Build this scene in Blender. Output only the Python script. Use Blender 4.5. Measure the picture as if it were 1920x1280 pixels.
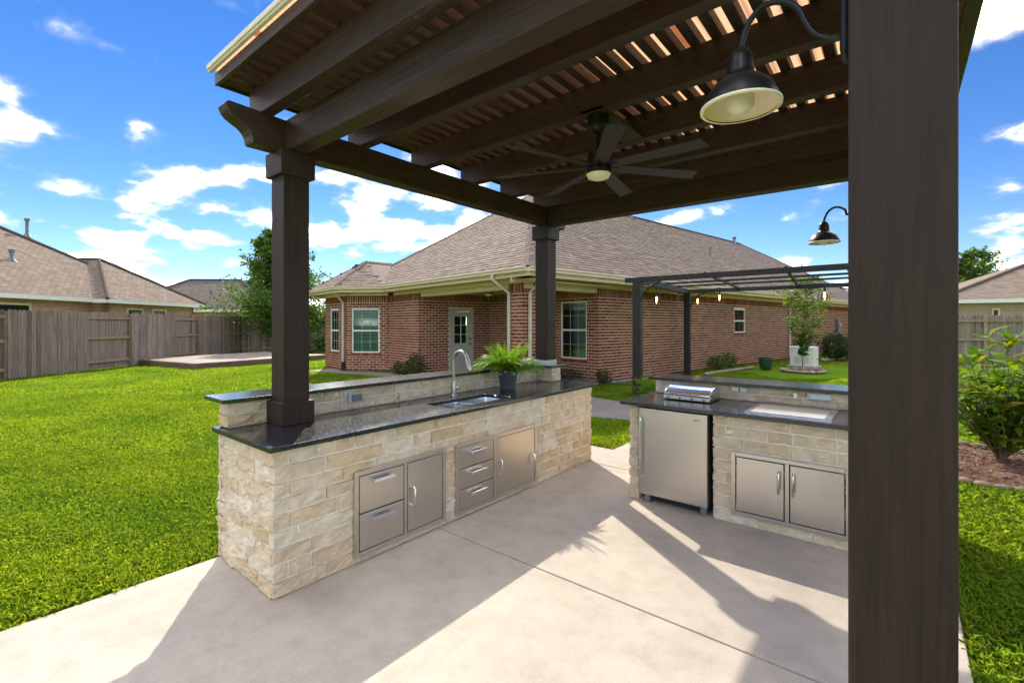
import bpy, bmesh, math, random
import numpy as np
from mathutils import Vector, Matrix, noise as mnoise
random.seed(7); RNG = np.random.default_rng(11)
rad = math.radians
for o in list(bpy.data.objects): bpy.data.objects.remove(o)
SC = bpy.context.scene; COL = SC.collection
# ------------------------------------------------------------------ camera
FPX, HOR, EYE, YAW = 884.0, 607.0, 1.63, rad(39.25)
cd = bpy.data.cameras.new('camera'); cam = bpy.data.objects.new('camera', cd); COL.objects.link(cam)
cd.sensor_width = 36; cd.lens = FPX/1920*36; cd.shift_y = -(640-HOR)/1920
cd.clip_start = 0.02; cd.clip_end = 2000
cam.location = (0, 0, EYE); cam.rotation_euler = (rad(90), 0, YAW)
SC.camera = cam
# ------------------------------------------------------------------ light
SUN_EL = rad(38.5); SDX, SDY = -0.82, 0.572      # horizontal direction towards the sun
W = bpy.data.worlds.new('World'); SC.world = W; W.use_nodes = True
nt = W.node_tree; nt.nodes.clear()
def wn(t, **k):
    n = nt.nodes.new(t)
    for a, b in k.items(): setattr(n, a, b)
    return n
out = wn('ShaderNodeOutputWorld'); sky = wn('ShaderNodeTexSky', sky_type='NISHITA', sun_disc=False)
sky.sun_elevation = SUN_EL; sky.sun_rotation = math.atan2(SDX, SDY)
sky.air_density = 0.9; sky.dust_density = 0.0; sky.ozone_density = 3.0
hsv = wn('ShaderNodeHueSaturation'); hsv.inputs['Saturation'].default_value = 1.28; hsv.inputs['Hue'].default_value = 0.511; hsv.inputs['Value'].default_value = 1.0
bg = wn('ShaderNodeBackground'); bg.inputs[1].default_value = 0.055
nt.links.new(sky.outputs[0], hsv.inputs['Color']); nt.links.new(hsv.outputs[0], bg.inputs[0])
tc = wn('ShaderNodeTexCoord'); sep = wn('ShaderNodeSeparateXYZ'); nt.links.new(tc.outputs['Generated'], sep.inputs[0])
mx = wn('ShaderNodeMath', operation='MAXIMUM'); mx.inputs[1].default_value = 0.0; nt.links.new(sep.outputs[2], mx.inputs[0])
ad = wn('ShaderNodeMath', operation='ADD'); ad.inputs[1].default_value = 0.30; nt.links.new(mx.outputs[0], ad.inputs[0])
dv = []
for i in (0, 1):
    d = wn('ShaderNodeMath', operation='DIVIDE'); nt.links.new(sep.outputs[i], d.inputs[0]); nt.links.new(ad.outputs[0], d.inputs[1]); dv.append(d)
cmb = wn('ShaderNodeCombineXYZ'); nt.links.new(dv[0].outputs[0], cmb.inputs[0]); nt.links.new(dv[1].outputs[0], cmb.inputs[1]); cmb.inputs[2].default_value = 3.7
n1 = wn('ShaderNodeTexNoise'); n1.inputs['Scale'].default_value = 5.2; n1.inputs['Detail'].default_value = 6; n1.inputs['Roughness'].default_value = 0.5; n1.inputs['Distortion'].default_value = 0.1
n2 = wn('ShaderNodeTexNoise'); n2.inputs['Scale'].default_value = 1.3; n2.inputs['Detail'].default_value = 2
nt.links.new(cmb.outputs[0], n1.inputs['Vector']); nt.links.new(cmb.outputs[0], n2.inputs['Vector'])
mm = wn('ShaderNodeMath', operation='MULTIPLY_ADD'); mm.inputs[1].default_value = 0.45; nt.links.new(n2.outputs[0], mm.inputs[0]); nt.links.new(n1.outputs[0], mm.inputs[2])
rp = wn('ShaderNodeMapRange', interpolation_type='SMOOTHSTEP'); rp.inputs['From Min'].default_value = 0.69; rp.inputs['From Max'].default_value = 0.96; rp.inputs['To Max'].default_value = 0.97
nt.links.new(mm.outputs[0], rp.inputs['Value'])
bgc = wn('ShaderNodeBackground'); bgc.inputs[0].default_value = (1.0, 0.96, 0.90, 1); bgc.inputs[1].default_value = 2.5
cs = wn('ShaderNodeMath', operation='POWER'); cs.inputs[1].default_value = 2.0; nt.links.new(rp.outputs[0], cs.inputs[0])
cs2 = wn('ShaderNodeMath', operation='MULTIPLY_ADD'); cs2.inputs[1].default_value = 4.2; cs2.inputs[2].default_value = 0.36; nt.links.new(cs.outputs[0], cs2.inputs[0]); nt.links.new(cs2.outputs[0], bgc.inputs[1])
mix = wn('ShaderNodeMixShader'); nt.links.new(rp.outputs[0], mix.inputs[0]); nt.links.new(bg.outputs[0], mix.inputs[1]); nt.links.new(bgc.outputs[0], mix.inputs[2])
nt.links.new(mix.outputs[0], out.inputs[0])
sl = bpy.data.lights.new('sun', 'SUN'); sun = bpy.data.objects.new('sun', sl); COL.objects.link(sun)
sl.energy = 2.0; sl.angle = rad(0.53); sl.color = (1.0, 0.90, 0.73)
sun.location = (-8, 8, 12)
sun.rotation_euler = Vector((SDX*math.cos(SUN_EL), SDY*math.cos(SUN_EL), math.sin(SUN_EL))).to_track_quat('Z', 'Y').to_euler()
vs = SC.view_settings; vs.view_transform = 'Standard'; vs.look = 'None'; vs.exposure = 1.62; vs.gamma = 1.0; vs.use_curve_mapping = False
SC.render.engine = 'CYCLES'; SC.cycles.max_bounces = 10; SC.cycles.diffuse_bounces = 5; SC.cycles.glossy_bounces = 4; SC.cycles.transmission_bounces = 8; SC.cycles.transparent_max_bounces = 12
# ------------------------------------------------------------------ pixel helpers (photo is 1920 x 1280)
CR = np.array([math.cos(YAW), math.sin(YAW)]); CD = np.array([-math.sin(YAW), math.cos(YAW)])
def ray(px, py): v = CD + (px-960)/FPX*CR; return np.array([v[0], v[1], -(py-HOR)/FPX])
def pz(px, py, z=0): r = ray(px, py); t = (z-EYE)/r[2]; return Vector((t*r[0], t*r[1], z))
def pd(px, py, d): r = ray(px, py); return Vector((d*r[0], d*r[1], EYE+d*r[2]))
def CW(X, Z, z=0): p = X*CR + Z*CD; return Vector((p[0], p[1], z))
# ------------------------------------------------------------------ materials
MATS = {}
def mat(name):
    m = bpy.data.materials.new(name); m.use_nodes = True; MATS[name] = m
    n = m.node_tree; return m, n, n.nodes['Principled BSDF']
def nd(n, t, **k):
    x = n.nodes.new(t)
    for a, b in k.items():
        if isinstance(b, (int, float, tuple)) and a in x.inputs: x.inputs[a].default_value = b
        else: setattr(x, a, b)
    return x
def ramp(n, fac, stops):
    r = n.nodes.new('ShaderNodeValToRGB'); e = r.color_ramp.elements
    while len(e) < len(stops): e.new(0.5)
    for k, (p, c) in enumerate(stops): e[k].position = p; e[k].color = (*c, 1)
    n.links.new(fac, r.inputs[0]); return r
def coords(n, scale=(1, 1, 1), obj=True):
    t = n.nodes.new('ShaderNodeTexCoord'); g = n.nodes.new('ShaderNodeNewGeometry'); mp = n.nodes.new('ShaderNodeMapping'); mp.inputs['Scale'].default_value = scale
    n.links.new(g.outputs['Position'] if not obj else t.outputs['Object'], mp.inputs[0]); return mp
def simple(name, c, rough=0.5, metal=0.0, noise=0.0, nscale=8, bump=0.0, bscale=40, stretch=(1, 1, 1), spec=0.5, coat=0.0):
    m, n, p = mat(name); p.inputs['Roughness'].default_value = rough; p.inputs['Metallic'].default_value = metal; p.inputs['Base Color'].default_value = (*c, 1)
    p.inputs['Specular IOR Level'].default_value = spec; p.inputs['Coat Weight'].default_value = coat
    if noise or bump:
        mp = coords(n, stretch, obj=False)
    if noise:
        t = nd(n, 'ShaderNodeTexNoise', Scale=nscale, Detail=6.0, Roughness=0.6); n.links.new(mp.outputs[0], t.inputs['Vector'])
        lo = tuple(max(0, v*(1-noise)) for v in c); hi = tuple(min(1, v*(1+noise)) for v in c)
        r = ramp(n, t.outputs[0], [(0.3, lo), (0.7, hi)]); n.links.new(r.outputs[0], p.inputs['Base Color'])
    if bump:
        t = nd(n, 'ShaderNodeTexNoise', Scale=bscale, Detail=5.0, Roughness=0.65); n.links.new(mp.outputs[0], t.inputs['Vector'])
        b = nd(n, 'ShaderNodeBump', Strength=bump, Distance=0.01); n.links.new(t.outputs[0], b.inputs['Height']); n.links.new(b.outputs[0], p.inputs['Normal'])
    return m
def rnd_value(n):
    """a random number per mesh island and per object"""
    g = n.nodes.new('ShaderNodeNewGeometry'); o = n.nodes.new('ShaderNodeObjectInfo')
    a = nd(n, 'ShaderNodeMath', operation='ADD'); n.links.new(g.outputs['Random Per Island'], a.inputs[0]); n.links.new(o.outputs['Random'], a.inputs[1])
    f = nd(n, 'ShaderNodeMath', operation='FRACT'); n.links.new(a.outputs[0], f.inputs[0]); return f
def pieces(name, stops, rough=0.8, nscale=20, nmix=0.35, bump=0.3, bscale=60, stretch=(1, 1, 1), obj=False, spec=0.3, dark=0.55):
    """colour differs from piece to piece, plus grain"""
    m, n, p = mat(name); p.inputs['Roughness'].default_value = rough; p.inputs['Specular IOR Level'].default_value = spec
    f = rnd_value(n); r = ramp(n, f.outputs[0], stops); mp = coords(n, stretch, obj=obj)
    # shift grain from piece to piece
    av = nd(n, 'ShaderNodeVectorMath', operation='ADD'); sc = nd(n, 'ShaderNodeVectorMath', operation='SCALE'); sc.inputs[3].default_value = 37.0
    cb = n.nodes.new('ShaderNodeCombineXYZ')
    for i in range(3): n.links.new(f.outputs[0], cb.inputs[i])
    n.links.new(cb.outputs[0], sc.inputs[0]); n.links.new(mp.outputs[0], av.inputs[0]); n.links.new(sc.outputs[0], av.inputs[1])
    t = nd(n, 'ShaderNodeTexNoise', Scale=nscale, Detail=7.0, Roughness=0.65); n.links.new(av.outputs[0], t.inputs['Vector'])
    mr = nd(n, 'ShaderNodeMapRange'); mr.inputs['From Min'].default_value = 0.3; mr.inputs['From Max'].default_value = 0.72; mr.inputs['To Min'].default_value = dark; mr.inputs['To Max'].default_value = 1.2
    n.links.new(t.outputs[0], mr.inputs['Value'])
    mu = nd(n, 'ShaderNodeMix', data_type='RGBA', blend_type='MULTIPLY'); mu.inputs[0].default_value = nmix*2 if nmix < .5 else 1
    cg = n.nodes.new('ShaderNodeCombineColor')
    for i in range(3): n.links.new(mr.outputs[0], cg.inputs[i])
    n.links.new(r.outputs[0], mu.inputs[6]); n.links.new(cg.outputs[0], mu.inputs[7]); n.links.new(mu.outputs[2], p.inputs['Base Color'])
    if bump:
        t2 = nd(n, 'ShaderNodeTexNoise', Scale=bscale, Detail=6.0, Roughness=0.6); n.links.new(av.outputs[0], t2.inputs['Vector'])
        b = nd(n, 'ShaderNodeBump', Strength=bump, Distance=0.012); n.links.new(t2.outputs[0], b.inputs['Height']); n.links.new(b.outputs[0], p.inputs['Normal'])
    return m
simple('bolt_dark', (0.02, 0.02, 0.022), 0.4, 0.6)
def wood(name, c, axis, rough=0.42):
    st = {'x': (0.7, 14, 14), 'y': (14, 0.7, 14), 'z': (14, 14, 0.7)}[axis]
    m, n, p = mat(name); p.inputs['Roughness'].default_value = rough; p.inputs['Specular IOR Level'].default_value = 0.28; mp = coords(n, st, obj=False)
    t = nd(n, 'ShaderNodeTexNoise', Scale=3.0, Detail=8.0, Roughness=0.68, Distortion=0.7); n.links.new(mp.outputs[0], t.inputs['Vector'])
    r = ramp(n, t.outputs[0], [(0.28, tuple(v*0.55 for v in c)), (0.5, c), (0.75, tuple(v*1.45 for v in c))]); n.links.new(r.outputs[0], p.inputs['Base Color'])
    mr = nd(n, 'ShaderNodeMapRange'); mr.inputs['To Min'].default_value = rough-.08; mr.inputs['To Max'].default_value = rough+.18; n.links.new(t.outputs[0], mr.inputs['Value']); n.links.new(mr.outputs[0], p.inputs['Roughness'])
    b = nd(n, 'ShaderNodeBump', Strength=0.7, Distance=0.008); n.links.new(t.outputs[0], b.inputs['Height']); n.links.new(b.outputs[0], p.inputs['Normal'])
    return m
BR = (0.050, 0.029, 0.021)
wood('timber_x', BR, 'x'); wood('timber_y', BR, 'y'); wood('timber_z', tuple(v*.66 for v in BR), 'z', 0.5)
pieces('limestone', [(0, (0.60, 0.45, 0.28)), (0.22, (0.68, 0.55, 0.39)), (0.45, (0.72, 0.62, 0.47)), (0.62, (0.64, 0.49, 0.31)), (0.8, (0.70, 0.58, 0.42)), (1, (0.74, 0.66, 0.53))], 0.88, 9, 0.36, 0.8, 34, dark=0.66)
simple('mortar_cream', (0.82, 0.76, 0.66), 0.9, 0, 0.12, 20, 0.4, 90)
pieces('brick_red', [(0, (0.12, 0.036, 0.020)), (0.25, (0.25, 0.074, 0.034)), (0.5, (0.32, 0.102, 0.046)), (0.75, (0.18, 0.052, 0.026)), (1, (0.39, 0.15, 0.075))], 0.9, 22, 0.35, 0.4, 80)
simple('mortar_pink', (0.72, 0.57, 0.45), 0.95, 0, 0.12, 12, 0.3, 60)
pieces('shingle_brown', [(0, (0.165, 0.122, 0.100)), (0.3, (0.225, 0.170, 0.140)), (0.6, (0.265, 0.205, 0.170)), (0.8, (0.19, 0.142, 0.118)), (1, (0.31, 0.24, 0.20))], 0.93, 30, 0.3, 0.35, 120)
simple('roof_under', (0.07, 0.055, 0.048), 0.95)
pieces('picket_grey', [(0, (0.20, 0.142, 0.112)), (0.3, (0.30, 0.232, 0.195)), (0.55, (0.245, 0.185, 0.158)), (0.8, (0.34, 0.275, 0.24)), (1, (0.28, 0.20, 0.155))], 0.9, 2.0, 0.5, 0.5, 3.0, (14, 14, 0.8), dark=0.4)
pieces('rail_brown', [(0, (0.27, 0.19, 0.12)), (1, (0.36, 0.27, 0.18))], 0.9, 3.0, 0.4, 0.4, 6.0, (3, 3, 3))
pieces('deck_board', [(0, (0.25, 0.20, 0.165)), (0.5, (0.31, 0.255, 0.215)), (1, (0.29, 0.24, 0.215))], 0.6, 3.0, 0.4, 0.3, 10)
simple('deck_side', (0.15, 0.088, 0.068), 0.7, 0, 0.25, 6)
simple('cream_trim', (0.68, 0.52, 0.29), 0.5, 0, 0.06, 3)
simple('gutter_cream', (0.72, 0.60, 0.40), 0.4, 0, 0.05, 3)
simple('downspout_cream', (0.60, 0.53, 0.42), 0.45, 0, 0.06, 4)
simple('white_vinyl', (0.78, 0.76, 0.70), 0.4)
simple('door_cream', (0.50, 0.46, 0.39), 0.5, 0, 0.05, 4)
simple('blind_white', (0.80, 0.84, 0.80), 0.6)
simple('muntin_grey', (0.42, 0.44, 0.42), 0.5)
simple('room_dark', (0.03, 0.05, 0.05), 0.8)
simple('black_metal', (0.012, 0.013, 0.016), 0.38, 0.3, 0.15, 20)
simple('steel_dark', (0.016, 0.014, 0.014), 0.5, 0.2, 0.2, 10)
simple('fan_blade', (0.020, 0.017, 0.016), 0.5, 0, 0.12, 8)
simple('shade_inside', (0.90, 0.80, 0.62), 0.45)
simple('frosted_bulb', (0.80, 0.72, 0.60), 0.25, spec=0.6)
simple('pot_grey', (0.075, 0.085, 0.095), 0.55, 0, 0.15, 14, 0.15, 80)
simple('soil', (0.05, 0.033, 0.022), 0.95, 0, 0.35, 30, 0.9, 60)
simple('mulch', (0.13, 0.065, 0.042), 0.95, 0, 0.45, 22, 1.0, 45)
simple('petal_white', (0.85, 0.84, 0.78), 0.5)
simple('generator_white', (0.72, 0.72, 0.68), 0.42, 0, 0.04, 3)
simple('outlet_steel', (0.50, 0.53, 0.56), 0.35, 0.5)
simple('outlet_dark', (0.14, 0.17, 0.20), 0.4, 0.2)
simple('pot_green', (0.02, 0.06, 0.035), 0.4)
simple('edging_stone', (0.33, 0.25, 0.20), 0.9, 0, 0.3, 9, 0.7, 40)
simple('river_stone', (0.22, 0.20, 0.19), 0.9, 0, 0.3, 9, 0.7, 40)
simple('bed_stone', (0.20, 0.135, 0.105), 0.9, 0, 0.35, 9, 0.7, 40)
simple('bark', (0.13, 0.10, 0.075), 0.95, 0, 0.3, 20, 0.8, 60)
simple('stem_brown', (0.14, 0.09, 0.05), 0.8, 0, 0.2, 20)
simple('rubber_black', (0.015, 0.015, 0.015), 0.8)
simple('chrome', (0.75, 0.75, 0.75), 0.12, 1.0)
simple('nickel', (0.42, 0.40, 0.37), 0.28, 1.0)
simple('wall_tan_far', (0.36, 0.22, 0.155), 0.95)
simple('fascia_white', (0.72, 0.72, 0.66), 0.5)
# concrete
def concrete(name, c, dark=0.80):
    m, n, p = mat(name); p.inputs['Roughness'].default_value = 0.72; p.inputs['Specular IOR Level'].default_value = 0.35; mp = coords(n, obj=False)
    a = nd(n, 'ShaderNodeTexNoise', Scale=0.9, Detail=6.0, Roughness=0.62, Distortion=0.5); b = nd(n, 'ShaderNodeTexNoise', Scale=7.0, Detail=6.0, Roughness=0.65); s = nd(n, 'ShaderNodeTexNoise', Scale=170.0, Detail=3.0)
    for t in (a, b, s): n.links.new(mp.outputs[0], t.inputs['Vector'])
    r1 = ramp(n, a.outputs[0], [(0.3, tuple(v*dark for v in c)), (0.68, tuple(min(1, v*1.06) for v in c))])
    r2 = ramp(n, b.outputs[0], [(0.28, (0.84, 0.83, 0.815)), (0.58, (1, 1, 1))]); r3 = ramp(n, s.outputs[0], [(0.3, (0.74, 0.73, 0.72)), (0.58, (1, 1, 1))])
    m1 = nd(n, 'ShaderNodeMix', data_type='RGBA', blend_type='MULTIPLY'); m2 = nd(n, 'ShaderNodeMix', data_type='RGBA', blend_type='MULTIPLY'); m1.inputs[0].default_value = m2.inputs[0].default_value = 1
    n.links.new(r1.outputs[0], m1.inputs[6]); n.links.new(r2.outputs[0], m1.inputs[7]); n.links.new(m1.outputs[2], m2.inputs[6]); n.links.new(r3.outputs[0], m2.inputs[7])
    # hairline cracks and stains
    v = nd(n, 'ShaderNodeTexVoronoi', feature='DISTANCE_TO_EDGE', Scale=0.37); dn = nd(n, 'ShaderNodeTexNoise', Scale=2.0, Detail=5.0); n.links.new(mp.outputs[0], dn.inputs['Vector'])
    vm = nd(n, 'ShaderNodeMix', data_type='VECTOR'); vm.inputs[0].default_value = 0.16; n.links.new(mp.outputs[0], vm.inputs[4]); n.links.new(dn.outputs['Color'], vm.inputs[5]); n.links.new(vm.outputs[1], v.inputs['Vector'])
    n.links.new(m2.outputs[2], p.inputs['Base Color'])
    bp = nd(n, 'ShaderNodeBump', Strength=0.25, Distance=0.004); n.links.new(s.outputs[0], bp.inputs['Height']); n.links.new(bp.outputs[0], p.inputs['Normal'])
concrete('concrete', (0.53, 0.475, 0.41)); concrete('path_concrete', (0.24, 0.22, 0.21))
# granite
m, n, p = mat('granite'); mp = coords(n, obj=False); p.inputs['Roughness'].default_value = 0.07; p.inputs['Specular IOR Level'].default_value = 0.75
v = nd(n, 'ShaderNodeTexVoronoi', Scale=130.0); t = nd(n, 'ShaderNodeTexNoise', Scale=45.0, Detail=6.0, Roughness=0.75)
for x in (v, t): n.links.new(mp.outputs[0], x.inputs['Vector'])
r1 = ramp(n, v.outputs['Color'], [(0.45, (0.008, 0.010, 0.014)), (0.75, (0.03, 0.034, 0.042)), (0.95, (0.10, 0.085, 0.07))]); r2 = ramp(n, t.outputs[0], [(0.45, (0.006, 0.007, 0.010)), (0.7, (0.05, 0.048, 0.05))])
mi = nd(n, 'ShaderNodeMix', data_type='RGBA'); mi.inputs[0].default_value = 0.5; n.links.new(r1.outputs[0], mi.inputs[6]); n.links.new(r2.outputs[0], mi.inputs[7]); n.links.new(mi.outputs[2], p.inputs['Base Color'])
rr = ramp(n, t.outputs[0], [(0.4, (0.12,)*3), (0.7, (0.26,)*3)]); n.links.new(rr.outputs[0], p.inputs['Roughness'])
# brushed stainless
def steel(name, c, rough, stretch):
    m, n, p = mat(name); p.inputs['Metallic'].default_value = 1.0; p.inputs['Base Color'].default_value = (*c, 1); mp = coords(n, stretch, obj=False)
    t = nd(n, 'ShaderNodeTexNoise', Scale=6.0, Detail=4.0, Roughness=0.6); n.links.new(mp.outputs[0], t.inputs['Vector'])
    t2 = nd(n, 'ShaderNodeTexNoise', Scale=4.5, Detail=5.0, Roughness=0.6); mp2 = coords(n, obj=False); n.links.new(mp2.outputs[0], t2.inputs['Vector'])
    mr = nd(n, 'ShaderNodeMapRange'); mr.inputs['To Min'].default_value = rough-.03; mr.inputs['To Max'].default_value = rough+.05; n.links.new(t2.outputs[0], mr.inputs['Value']); n.links.new(mr.outputs[0], p.inputs['Roughness'])
    r = ramp(n, t.outputs[0], [(0.3, tuple(v*0.88 for v in c)), (0.7, c)]); n.links.new(r.outputs[0], p.inputs['Base Color'])
    b = nd(n, 'ShaderNodeBump', Strength=0.03, Distance=0.002); n.links.new(t.outputs[0], b.inputs['Height']); n.links.new(b.outputs[0], p.inputs['Normal'])
steel('stainless', (0.62, 0.58, 0.53), 0.33, (2, 60, 60)); steel('stainless_v', (0.62, 0.585, 0.54), 0.31, (60, 60, 1.2)); steel('stainless_polished', (0.72, 0.73, 0.75), 0.17, (1, 30, 30))
# glass over dark room
m, n, p = mat('window_glass'); p.inputs['Base Color'].default_value = (0.75, 0.92, 0.86, 1); p.inputs['Roughness'].default_value = 0.03; p.inputs['Transmission Weight'].default_value = 0.0
tr = nd(n, 'ShaderNodeBsdfTransparent'); tr.inputs[0].default_value = (0.58, 0.72, 0.70, 1); gl = nd(n, 'ShaderNodeBsdfGlossy', Roughness=0.03); fr = nd(n, 'ShaderNodeFresnel', IOR=1.5); ms = nd(n, 'ShaderNodeMixShader')
n.links.new(fr.outputs[0], ms.inputs[0]); n.links.new(tr.outputs[0], ms.inputs[1]); n.links.new(gl.outputs[0], ms.inputs[2]); n.links.new(ms.outputs[0], n.nodes['Material Output'].inputs[0])
m, n, p = mat('clear_bulb'); tr = nd(n, 'ShaderNodeBsdfTransparent'); tr.inputs[0].default_value = (0.95, 0.85, 0.68, 1); gl = nd(n, 'ShaderNodeBsdfGlossy', Roughness=0.03); fr = nd(n, 'ShaderNodeFresnel', IOR=1.6); ms = nd(n, 'ShaderNodeMixShader')
n.links.new(fr.outputs[0], ms.inputs[0]); n.links.new(tr.outputs[0], ms.inputs[1]); n.links.new(gl.outputs[0], ms.inputs[2]); n.links.new(ms.outputs[0], n.nodes['Material Output'].inputs[0])
m, n, p = mat('filament_lit'); p.inputs['Emission Color'].default_value = (1.0, 0.62, 0.25, 1); p.inputs['Emission Strength'].default_value = 5.0; p.inputs['Base Color'].default_value = (1, .7, .4, 1)
# translucent tan roof sheet
m, n, p = mat('roof_sheet'); df = nd(n, 'ShaderNodeBsdfDiffuse'); df.inputs[0].default_value = (0.62, 0.52, 0.38, 1); tl = nd(n, 'ShaderNodeBsdfTranslucent'); tl.inputs[0].default_value = (0.72, 0.42, 0.24, 1); ms = nd(n, 'ShaderNodeMixShader'); ms.inputs[0].default_value = 0.58
n.links.new(df.outputs[0], ms.inputs[1]); n.links.new(tl.outputs[0], ms.inputs[2]); n.links.new(ms.outputs[0], n.nodes['Material Output'].inputs[0])
simple('trim_cream', (0.76, 0.68, 0.54), 0.5, 0, 0.1, 8)
# foliage: diffuse + translucent, varied per leaf
def leaf(name, stops, trans=0.45, tcol=(1.6, 1.5, 0.5), rough=0.5, patch=0.0):
    m, n, p = mat(name); f = rnd_value(n); r = ramp(n, f.outputs[0], stops); col = r.outputs[0]
    if patch:
        mp = coords(n, obj=False); t = nd(n, 'ShaderNodeTexNoise', Scale=0.55, Detail=4.0, Roughness=0.6); n.links.new(mp.outputs[0], t.inputs['Vector'])
        rr = ramp(n, t.outputs[0], [(0.34, (0.62, 0.76, 0.85)), (0.5, (0.95, 0.95, 1)), (0.7, (1.0+patch, 1.0+patch*.55, 0.9))])
        mu = nd(n, 'ShaderNodeMix', data_type='RGBA', blend_type='MULTIPLY'); mu.inputs[0].default_value = 1; n.links.new(col, mu.inputs[6]); n.links.new(rr.outputs[0], mu.inputs[7]); col = mu.outputs[2]
    n.links.new(col, p.inputs['Base Color']); p.inputs['Roughness'].default_value = rough; p.inputs['Specular IOR Level'].default_value = 0.35
    mu = nd(n, 'ShaderNodeMix', data_type='RGBA', blend_type='MULTIPLY'); mu.inputs[0].default_value = 1; mu.clamp_result = False; mu.inputs[7].default_value = (*tcol, 1); n.links.new(col, mu.inputs[6])
    tl = nd(n, 'ShaderNodeBsdfTranslucent'); n.links.new(mu.outputs[2], tl.inputs[0]); ms = nd(n, 'ShaderNodeMixShader'); ms.inputs[0].default_value = trans
    n.links.new(p.outputs[0], ms.inputs[1]); n.links.new(tl.outputs[0], ms.inputs[2]); n.links.new(ms.outputs[0], n.nodes['Material Output'].inputs[0])
leaf('grass_blade', [(0, (0.10, 0.21, 0.016)), (0.4, (0.155, 0.285, 0.022)), (0.85, (0.215, 0.345, 0.028)), (0.97, (0.27, 0.36, 0.05)), (1, (0.36, 0.33, 0.13))], 0.64, (1.85, 1.55, 0.9), patch=0.3)
leaf('fern_leaf', [(0, (0.07, 0.17, 0.012)), (0.5, (0.12, 0.26, 0.016)), (1, (0.20, 0.34, 0.02))], 0.5, (1.5, 1.4, 0.5))
leaf('oak_leaf', [(0, (0.035, 0.09, 0.018)), (0.6, (0.07, 0.145, 0.022)), (1, (0.15, 0.21, 0.025))], 0.45, (1.7, 1.6, 0.5))
leaf('young_leaf', [(0, (0.03, 0.085, 0.018)), (0.5, (0.07, 0.15, 0.02)), (0.85, (0.14, 0.20, 0.02)), (1, (0.26, 0.25, 0.03))], 0.45, (1.7, 1.5, 0.5))
leaf('shrub_leaf', [(0, (0.05, 0.13, 0.012)), (0.5, (0.11, 0.22, 0.014)), (0.85, (0.19, 0.29, 0.02)), (1, (0.22, 0.18, 0.03))], 0.45, (1.7, 1.5, 0.4), 0.4)
leaf('hedge_leaf', [(0, (0.018, 0.045, 0.015)), (0.7, (0.035, 0.08, 0.02)), (1, (0.10, 0.10, 0.02))], 0.35)
m, n, p = mat('lawn_soil'); mp = coords(n, obj=False); t = nd(n, 'ShaderNodeTexNoise', Scale=0.8, Detail=8.0, Roughness=0.7); n.links.new(mp.outputs[0], t.inputs['Vector']); p.inputs['Roughness'].default_value = 1.0; p.inputs['Specular IOR Level'].default_value = 0.0
r = ramp(n, t.outputs[0], [(0.3, (0.09, 0.17, 0.015)), (0.6, (0.14, 0.24, 0.02)), (0.8, (0.19, 0.26, 0.03))]); n.links.new(r.outputs[0], p.inputs['Base Color'])
# far masonry / shingle surfaces that are too small to build piece by piece
def far_brick(name, a, b, mo):
    m, n, p = mat(name); tx = n.nodes.new('ShaderNodeTexCoord'); mp = n.nodes.new('ShaderNodeMapping'); n.links.new(tx.outputs['UV'], mp.inputs[0]); p.inputs['Roughness'].default_value = 0.95
    k = nd(n, 'ShaderNodeTexBrick'); k.inputs['Color1'].default_value = (*a, 1); k.inputs['Color2'].default_value = (*b, 1); k.inputs['Mortar'].default_value = (*mo, 1); k.inputs['Scale'].default_value = 1.0
    k.inputs['Mortar Size'].default_value = 0.009; k.inputs['Brick Width'].default_value = 0.21; k.inputs['Row Height'].default_value = 0.076; n.links.new(mp.outputs[0], k.inputs['Vector'])
    n.links.new(k.outputs[0], p.inputs['Base Color'])
far_brick('brick_far', (0.34, 0.15, 0.095), (0.46, 0.26, 0.17), (0.45, 0.37, 0.29))
far_brick('brick_far_tan', (0.42, 0.29, 0.19), (0.36, 0.22, 0.14), (0.48, 0.41, 0.33))
def far_shingle(name, a, b):
    m, n, p = mat(name); tx = n.nodes.new('ShaderNodeTexCoord'); p.inputs['Roughness'].default_value = 0.95; p.inputs['Specular IOR Level'].default_value = 0.2
    k = nd(n, 'ShaderNodeTexBrick'); k.inputs['Color1'].default_value = (*a, 1); k.inputs['Color2'].default_value = (*b, 1); k.inputs['Mortar'].default_value = (*(v*.5 for v in a), 1); k.inputs['Scale'].default_value = 1.0
    k.inputs['Mortar Size'].default_value = 0.012; k.inputs['Brick Width'].default_value = 0.33; k.inputs['Row Height'].default_value = 0.15; n.links.new(tx.outputs['UV'], k.inputs['Vector'])
    t = nd(n, 'ShaderNodeTexNoise', Scale=2.5, Detail=6.0); n.links.new(tx.outputs['UV'], t.inputs['Vector']); rr = ramp(n, t.outputs[0], [(0.3, (0.78,)*3), (0.7, (1.12,)*3)])
    mu = nd(n, 'ShaderNodeMix', data_type='RGBA', blend_type='MULTIPLY'); mu.inputs[0].default_value = 1; n.links.new(k.outputs[0], mu.inputs[6]); n.links.new(rr.outputs[0], mu.inputs[7]); n.links.new(mu.outputs[2], p.inputs['Base Color'])
    b_ = nd(n, 'ShaderNodeBump', Strength=0.6, Distance=0.02); n.links.new(k.outputs['Fac'], b_.inputs['Height']); b_.invert = True; n.links.new(b_.outputs[0], p.inputs['Normal'])
far_shingle('shingle_far', (0.20, 0.155, 0.12), (0.27, 0.215, 0.17)); far_shingle('shingle_far_grey', (0.15, 0.125, 0.11), (0.19, 0.16, 0.145))
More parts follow.
